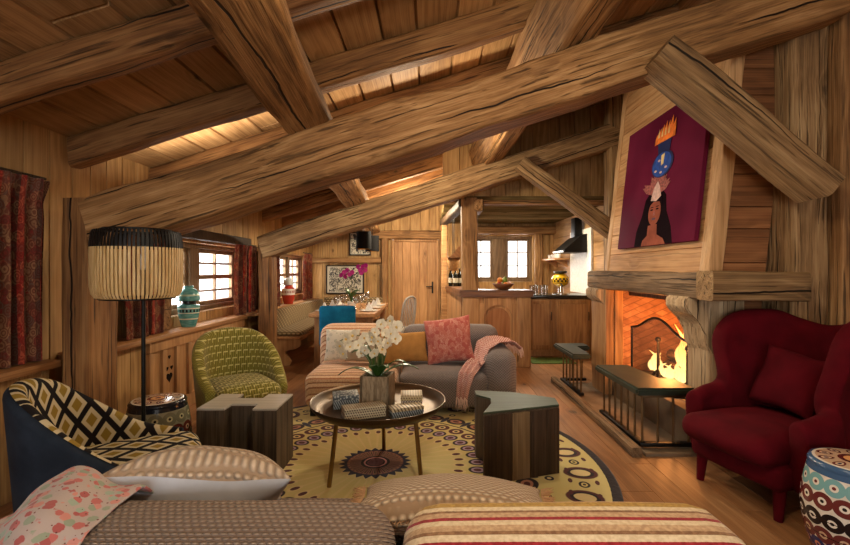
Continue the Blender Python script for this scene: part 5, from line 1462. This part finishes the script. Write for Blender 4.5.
def build_kitchen():
    # bar
    t = thing('bar_counter', 'wooden bar with arched front panel and thick timber top', 'bar', (.9, 6.3, 0))
    def part(name, bm, mat, smooth=40, parent=t):
        bmesh.ops.translate(bm, verts=bm.verts[:], vec=(-.9, -6.3, 0)); return obj(name, bm, mat, parent, smooth, recalc=True)
    bm = BM(); add_prism(bm, [(.40, 6.06), (1.40, 6.06), (1.40, 6.5), (.62, 6.5), (.50, 8.2), (.28, 8.2)], .095, Matrix.Translation((0, 0, 1.04)) @ Matrix.Rotation(-PI/2, 4, 'X'), bev=.012); part('counter_top', bm, wood('bar_top_wood', srgb(70, 42, 24), srgb(116, 74, 44), srgb(150, 104, 66), 0, .4, .4, .6, .8, .2, spec=.4))
    bm = BM(); add_box(bm, (1.0, 6.26, .472), (.68, .26, .945)); part('bar_body', bm, M['joinery'], 0)
    bm = BM()
    add_box(bm, (.56, 6.2, .472), (.22, .2, .945), bev=.012); part('corner_post', bm, M['beam'] if False else M['joinery'])
    bm = BM(); add_box(bm, (1.27, 6.18, .472), (.19, .2, .945), bev=.012); part('corner_post', bm, M['joinery'])
    bm = BM()
    # rails round the arched panel
    yF = 6.125
    x0, x1 = .67, 1.175; n = 16
    arch = [(x0+.0, .945), (x0, .14)]; 
    pts_o = [(x0, .1), (x1, .1), (x1, .94), (x0, .94)]
    add_box(bm, ((x0+x1)/2, yF, .07), (x1-x0, .05, .14)); 
    for xx in (x0+.03, x1-.03): add_box(bm, (xx, yF, .5), (.06, .05, .72))
    xa, xb = x0+.06, x1-.06; mid = (xa+xb)/2; rad = (xb-xa)/2
    for k in range(n):
        a0, a1 = PI*k/n, PI*(k+1)/n
        q = [(mid-rad*math.cos(a0), .66+.18*math.sin(a0)), (mid-rad*math.cos(a1), .66+.18*math.sin(a1))]
        add_prism(bm, [q[0], q[1], (q[1][0], .94), (q[0][0], .94)], .05, Matrix.Translation((0, yF-.025, 0)))
    part('arched_frame', bm, M['joinery'], 0)
    bm = BM(); add_box(bm, ((x0+x1)/2, yF+.02, .5), (x1-x0, .012, .85)); part('panel_gap_shade', bm, M['plank_dark'], 0)  # dark sheet in the gap, painting in shade round the raised panel
    bm = BM(); add_prism(bm, [(x0+.09, .17), (x1-.09, .17), (x1-.09, .62)]+[(mid+(rad-.03)*math.cos(PI*k/14), .63+.17*math.sin(PI*k/14)) for k in range(1, 14)]+[(x0+.09, .62)], .02, Matrix.Translation((0, yF-.006, 0)), bev=.006); part('raised_panel', bm, wood('bar_panel_wood', srgb(104, 62, 32), srgb(148, 96, 54), srgb(172, 120, 72), 2, .5, .2, 0, .6, .2))
    bm = BM(); R = random.Random(3)
    planks(bm, (.44, 6.32, 0), Vector((-.07, 1, 0)).normalized(), (0, 0, 1), Vector((-1, -.07, 0)).normalized(), 1.86, .945, .18, .28, th=.05, rnd=R); part('side_boards', bm, M['joinery'], 0)
    # base cabinet with dark worktop
    t2 = thing('kitchen_cabinet', 'wooden kitchen base cabinet with a dark worktop right of the bar', 'cabinet', (1.98, 7.05, 0))
    def part2(name, bm, mat, smooth=40, parent=t2):
        bmesh.ops.translate(bm, verts=bm.verts[:], vec=(-1.98, -7.05, 0)); return obj(name, bm, mat, parent, smooth, recalc=True)
    bm = BM(); add_box(bm, (2.0, 7.1, .48), (1.06, .6, .80)); add_box(bm, (2.0, 7.14, .05), (1.06, .5, .1)); part2('body', bm, M['joinery'], 0)
    bm = BM(); add_box(bm, (2.0, 7.08, .915), (1.09, .68, .04), bev=.004); part2('worktop', bm, plain('dark_stone_worktop', srgb(44, 42, 38), .2, .5, 0, .25, 18))
    for (a, b) in ((1.49, 1.86), (1.90, 2.42)):
        d = BM(); cx, w = (a+b)/2, b-a
        add_box(d, (cx, 6.79, .49), (w-.08, .014, .62))
        for xx in (a+.03, b-.03): add_box(d, (xx, 6.785, .49), (.06, .024, .76), bev=.003)
        for zz in (.15, .84): add_box(d, (cx, 6.785, zz), (w-.12, .024, .07), bev=.003)
        dd = part2('door', d, M['joinery'])
        h = BM(); add_tube(h, [(b-.035, 6.775, .56), (b-.035, 6.755, .56), (b-.035, 6.755, .68), (b-.035, 6.775, .68)], .006, 6); bmesh.ops.translate(h, verts=h.verts[:], vec=(-1.98, -7.05, 0)); obj('handle', h, M['iron'], dd)
    # green mat
    bm = BM(); add_box(bm, (0, 0, .006), (.62, .42, .01), bev=.003); o = obj('floor_mat', bm, plain('green_mat', srgb(84, 104, 56), .9, .1, 0, .25, 40, .4), loc=(1.74, 6.5, .001)); tag(o, 'green mat on the floor before the kitchen cabinet', 'mat')
    # splashback + hood + shelf
    bm = BM(); add_box(bm, (2.53, 7.55, 1.46), (.03, 1.05, 1.05)); o = obj('splashback', bm, M['white_paint'], smooth=0); tag(o, 'white splashback panel on the kitchen side wall', 'splashback')
    t3 = thing('cooker_hood', 'black sloping cooker hood on the white splashback', 'cooker hood', (2.5, 7.5, 1.6))
    bm = BM(); add_prism(bm, [(.01, .0), (-.36, .0), (-.36, .035), (-.1, .26), (.01, .30)], .62, Matrix.Translation((0, -.31, 0)), bev=.004); obj('hood_body', bm, M['black_metal'], t3, recalc=True)
    bm = BM(); add_box(bm, (-.06, 0, .42), (.12, .2, .32), bev=.004); obj('flue', bm, M['black_metal'], t3)
    bm = BM(); add_box(bm, (-.365, 0, .018), (.01, .6, .024)); obj('steel_strip', bm, plain('steel', srgb(180, 180, 178), .25, .5, .9), t3)
    t4 = thing('wall_shelf', 'short wooden wall shelf holding cups right of the kitchen window', 'shelf', (2.40, 8.62, 1.52))
    bm = BM(); add_box(bm, (0, 0, 0), (.28, .95, .035), bev=.004); obj('board', bm, M['joinery_y'], t4)
    for yy in (-.35, .35):
        bm = BM(); add_prism(bm, [(.13, -.018), (-.1, -.018), (.13, -.16)], .03, Matrix.Translation((0, yy, 0))); obj('bracket', bm, M['joinery_y'], t4, recalc=True)
    cupb = BM(); add_lathe(cupb, [(0, 0), (.028, 0), (.032, .01), (.04, .075), (.037, .075), (.03, .012), (0, .01)], 18); add_tube(cupb, [(.036, 0, .06), (.06, 0, .055), (.06, 0, .03), (.034, 0, .022)], .005, 6)
    c0 = obj('cup', cupb, M['ceramic_white'], smooth=50); cme = c0.data; bpy.data.objects.remove(c0)
    for k, yy in enumerate((8.25, 8.4, 8.6, 8.85)):
        o = bpy.data.objects.new('cup', cme); COL.objects.link(o); o.location = (2.36, yy, 1.5385); o.rotation_euler = (0, 0, 2+k); tag(o, 'white cup on the short wall shelf, %s from the cooker hood' % ORD[k], 'cup', 'cups on the kitchen shelf')
    # espresso machine
    t5 = thing('espresso_machine', 'espresso machine with a yellow and black chequered round body', 'coffee machine', (2.03, 7.0, .936))
    m = MT('yellow_check_enamel', .2, .5); x, y, z = m.obj(); th = y.atan2(x)
    k = (th*(14/(2*PI))).fract().lt(.5); q = ((z-.225).abs().lt(.03)); par = (z.gt(.225)); ck = (k-par).abs()*q
    m.col(m.mix(ck, srgb(226, 178, 34), srgb(26, 24, 20)))
    bm = BM(); add_ell(bm, (0, 0, .225), (.135, .135, .105), u=32, v=16); obj('body', bm, m, t5, 180)
    steel = plain('chrome', srgb(200, 200, 198), .15, .5, 1.)
    bm = BM(); add_lathe(bm, [(0, 0), (.12, 0), (.12, .02), (.05, .03), (.04, .12), (0, .12)], 24); obj('stand', bm, steel, t5)
    bm = BM(); add_lathe(bm, [(0, .32), (.08, .322), (.1, .34), (.1, .36), (0, .365)], 24); obj('cup_warmer', bm, M['blackboard'], t5)
    bm = BM(); add_tube(bm, [(-.02, -.11, .17), (-.03, -.16, .15), (-.05, -.26, .14)], .012, 8); obj('filter_handle', bm, M['blackboard'], t5)
    # tumblers
    tb = BM(); add_lathe(tb, [(0, 0), (.03, 0), (.037, .15), (.035, .15), (.028, .006), (0, .006)], 18); g0 = obj('tumbler', tb, M['stemware'], smooth=50); gme = g0.data; bpy.data.objects.remove(g0)
    for k, (x, y) in enumerate(((1.55, 6.86), (1.63, 6.93), (1.70, 6.85), (1.78, 6.92))):
        o = bpy.data.objects.new('tumbler', gme); COL.objects.link(o); o.location = (x, y, .936); tag(o, 'tall clear tumbler on the dark kitchen worktop, %s from the bar' % ORD[k], 'glass', 'tumblers on the worktop')
    # fruit bowl
    CT = 1.041
    t6 = thing('fruit_bowl', 'shallow brown wooden bowl of fruit on the bar top', 'bowl', (1.02, 6.27, CT))
    bm = BM(); add_lathe(bm, [(0, 0), (.06, 0), (.07, .008), (.12, .04), (.155, .085), (.148, .087), (.11, .048), (.06, .018), (0, .014)], 32); obj('bowl', bm, wood('bowl_wood', srgb(70, 40, 22), srgb(112, 68, 38), srgb(140, 92, 54), 0, .4, .2, 0, 0, .1), t6, 180)
    fr = [((-.063, -.046, .073), 'red', srgb(160, 40, 28), 'apple'), ((.024, -.074, .073), 'orange', srgb(214, 120, 30), 'orange'), ((.024, .074, .073), 'green', srgb(120, 140, 40), 'apple'), ((.078, .0, .073), 'red and yellow', srgb(190, 90, 40), 'apple'), ((-.063, .046, .073), 'yellow', srgb(210, 176, 50), 'lemon'), ((.02, -.042, .134), 'green', srgb(104, 130, 44), 'pear'), ((-.046, .0, .134), 'orange', srgb(216, 130, 40), 'orange'), ((.025, .040, .134), 'yellow green', srgb(160, 160, 60), 'apple')]
    places = ['at the left front of the fruit bowl', 'at the right front of the fruit bowl', 'at the back of the fruit bowl', 'at the right rim of the fruit bowl', 'at the left rim of the fruit bowl', 'at the front of the upper heap in the fruit bowl', 'at the upper left of the heap in the fruit bowl', 'at the upper right of the heap in the fruit bowl']
    for (p, cn, colr, kind), pl in zip(fr, places):
        bm = BM(); add_lathe(bm, [(0, -.034), (.018, -.037), (.034, -.022), (.038, 0), (.033, .022), (.016, .034), (.004, .030), (0, .028)] if kind != 'pear' else [(0, -.036), (.024, -.034), (.036, -.012), (.03, .012), (.018, .034), (.01, .05), (0, .053)], 18)
        add_tube(bm, [(0, 0, .028), (.002, 0, .045)], .002, 5)
        o = obj(kind, bm, plain(cn.replace(' ', '_')+'_'+kind, colr, .4, .4, 0, .2, 30), smooth=180, loc=Vector((1.02, 6.27, CT))+Vector(p)); tag(o, '%s %s %s' % (cn, kind, pl), 'fruit', 'fruit in the bowl')
    # bottles
    gmat = plain('dark_bottle_glass', srgb(16, 20, 14), .08, .6); lab = plain('bottle_label', srgb(190, 182, 160), .6)
    for k, (x, y) in enumerate(((.352, 7.66), (.43, 7.62), (.508, 7.66))):
        b = thing('wine_bottle', 'dark wine bottle with pale label on the bar side, %s from the left' % ORD[k], 'bottle', (x, y, CT), 0, 'wine bottles on the bar')
        bm = BM(); add_lathe(bm, [(0, 0), (.036, 0), (.038, .006), (.038, .19), (.03, .215), (.015, .235), (.0135, .29), (.016, .292), (.016, .305), (0, .305)], 20); obj('body', bm, gmat, b, 50)
        bm = BM(); add_lathe(bm, [(.0385, .06), (.0385, .14)], 20); obj('bottle_label', bm, lab, b, 180)
    # hanging wooden scoop lamp by the bar post
    t7 = thing('hanging_shelf', 'small wooden shelf bracket with rounded basket hanging left of the bar post', 'shelf', (.38, 7.3, 1.50))
    bm = BM(); add_box(bm, (0, 0, .0), (.20, .5, .025), bev=.004); obj('board', bm, M['joinery_y'], t7)
    bm = BM(); add_prism(bm, [(-.1, -.012), (.1, -.012), (.1, .20), (.06, .18), (0, .08), (-.08, .03)], .03, Matrix.Translation((0, -.25, 0)), bev=.004); obj('bracket', bm, M['joinery_y'], t7, recalc=True)
    bm = BM(); add_lathe(bm, [(0, -.20), (.05, -.19), (.085, -.14), (.10, -.06), (.10, -.013)], 24, sy=1.5); obj('basket', bm, plain('basket_wicker', srgb(172, 130, 80), .7, .2, 0, .3, 60, .4), t7, 180, solid=.006)
    bm = BM()
    for yy in (-.2, .2): add_tube(bm, [(0, yy, .012), (0, yy, .64)], .005, 6)
    obj('hanger', bm, M['iron'], t7)
# ------------------------------------------------------------------ light, camera
def area(name, loc, target, size, power, color, sy=None, spread=None):
    l = bpy.data.lights.new(name, 'AREA'); l.energy = power; l.color = color; l.size = size
    if sy: l.shape = 'RECTANGLE'; l.size_y = sy
    if spread: l.spread = math.radians(spread)
    o = bpy.data.objects.new(name, l); COL.objects.link(o); o.location = loc
    o.rotation_euler = (Vector(target)-Vector(loc)).to_track_quat('-Z', 'Y').to_euler(); return o
def point(name, loc, power, color, r=.06):
    l = bpy.data.lights.new(name, 'POINT'); l.energy = power; l.color = color; l.shadow_soft_size = r
    o = bpy.data.objects.new(name, l); COL.objects.link(o); o.location = loc; return o
def spot(name, loc, target, power, color, ang=70, blend=.7, r=.05):
    l = bpy.data.lights.new(name, 'SPOT'); l.energy = power; l.color = color; l.spot_size = math.radians(ang); l.spot_blend = blend; l.shadow_soft_size = r
    o = bpy.data.objects.new(name, l); COL.objects.link(o); o.location = loc
    o.rotation_euler = (Vector(target)-Vector(loc)).to_track_quat('-Z', 'Y').to_euler(); return o

WARM = (1., .84, .60); DAY = (1., .97, .93)
def build_light():
    w = bpy.data.worlds.new('World'); SC.world = w; w.use_nodes = True
    bg = w.node_tree.nodes['Background']; bg.inputs[0].default_value = (1., .98, .95, 1); bg.inputs[1].default_value = 3.5
    # daylight through the windows, the one behind the camera added for fill
    area('daylight_window_1', (-2.80, 5.12, 1.23), (0, 5.12, 1.0), 1.75, 80, DAY, .7)
    area('daylight_window_2', (-2.80, 8.2, 1.23), (0, 8.2, 1.0), 1.5, 80, DAY, .7)
    area('daylight_window_3', (1.46, 9.6, 1.55), (1.46, 5, 1.2), 1.2, 50, DAY, .9)
    area('daylight_added_fill', (.1, FRONT-.3, 1.3), (.1, 4, 1.0), 3.8, 55, DAY, 1.5)  # soft fill through the added window
    # presumed ceiling spots, lamps for dining and kitchen, and added unseen fills
    point('front_fill_light', (.35, .9, 2.3), 54, WARM, .1)  # added fill for the foreground, hanging free without a fixture
    point('rear_fill_light', (.0, 4.4, 2.35), 66, WARM, .1)  # added fill for the sofas and floor, no fixture
    spot('spot_on_painting', (.75, 3.6, 2.75), (2.0, 3.95, 2.0), 80, WARM, 80)
    spot('spot_on_hearth', (.95, 3.4, 2.7), (1.5, 3.5, 0), 60, WARM, 70)
    spot('spot_on_armchair', (.9, 1.9, 2.6), (1.9, 2.6, .6), 24, WARM, 70)
    point('lamp_over_dining', (-.3, 7.4, 2.2), 150, WARM, .1)
    area('lamp_in_kitchen', (1.5, 7.2, 2.2), (1.5, 7.3, 0), .5, 40, WARM)
    l = area('ceiling_patch_fill', (-1.5, 3.62, 2.30), (-1.35, 3.62, 4), 1.5, 7, (1., .88, .72), .1); l.rotation_euler = (0, PI-.31, 0)  # added unseen strip that brightens the ceiling boards like bounced daylight
    l.rotation_euler = Euler((0, PI-math.atan(RS), 0))
    point('fire_glow', (2.10, 3.95, .66), 52, (1., .36, .09), .08)

def build_camera():
    c = bpy.data.cameras.new('Camera'); o = bpy.data.objects.new('Camera', c); COL.objects.link(o)
    o.location = (0, 0, CH); o.rotation_euler = (PI/2, 0, 0)
    c.sensor_fit = 'HORIZONTAL'; c.sensor_width = 36.; c.lens = 36.*FPX/850.
    c.shift_x = (425-VX)/850.; c.shift_y = -(272.5-VY)/850.; c.clip_start = .02
    SC.camera = o
    v = SC.view_settings; v.view_transform = 'Standard'; v.look = 'None'; v.exposure = 0.18; v.gamma = 1.; v.use_curve_mapping = False

setup_materials()
build_shell(); build_timbers(); build_openings()
build_fireplace(); build_fender(); build_painting()
build_sofas(); build_chairs(); build_stools(); build_lamp(); build_rug(); build_tables(); build_curtains(); build_vases()
build_dining(); build_kitchen()
build_light(); build_camera()
bpy.context.view_layer.update()
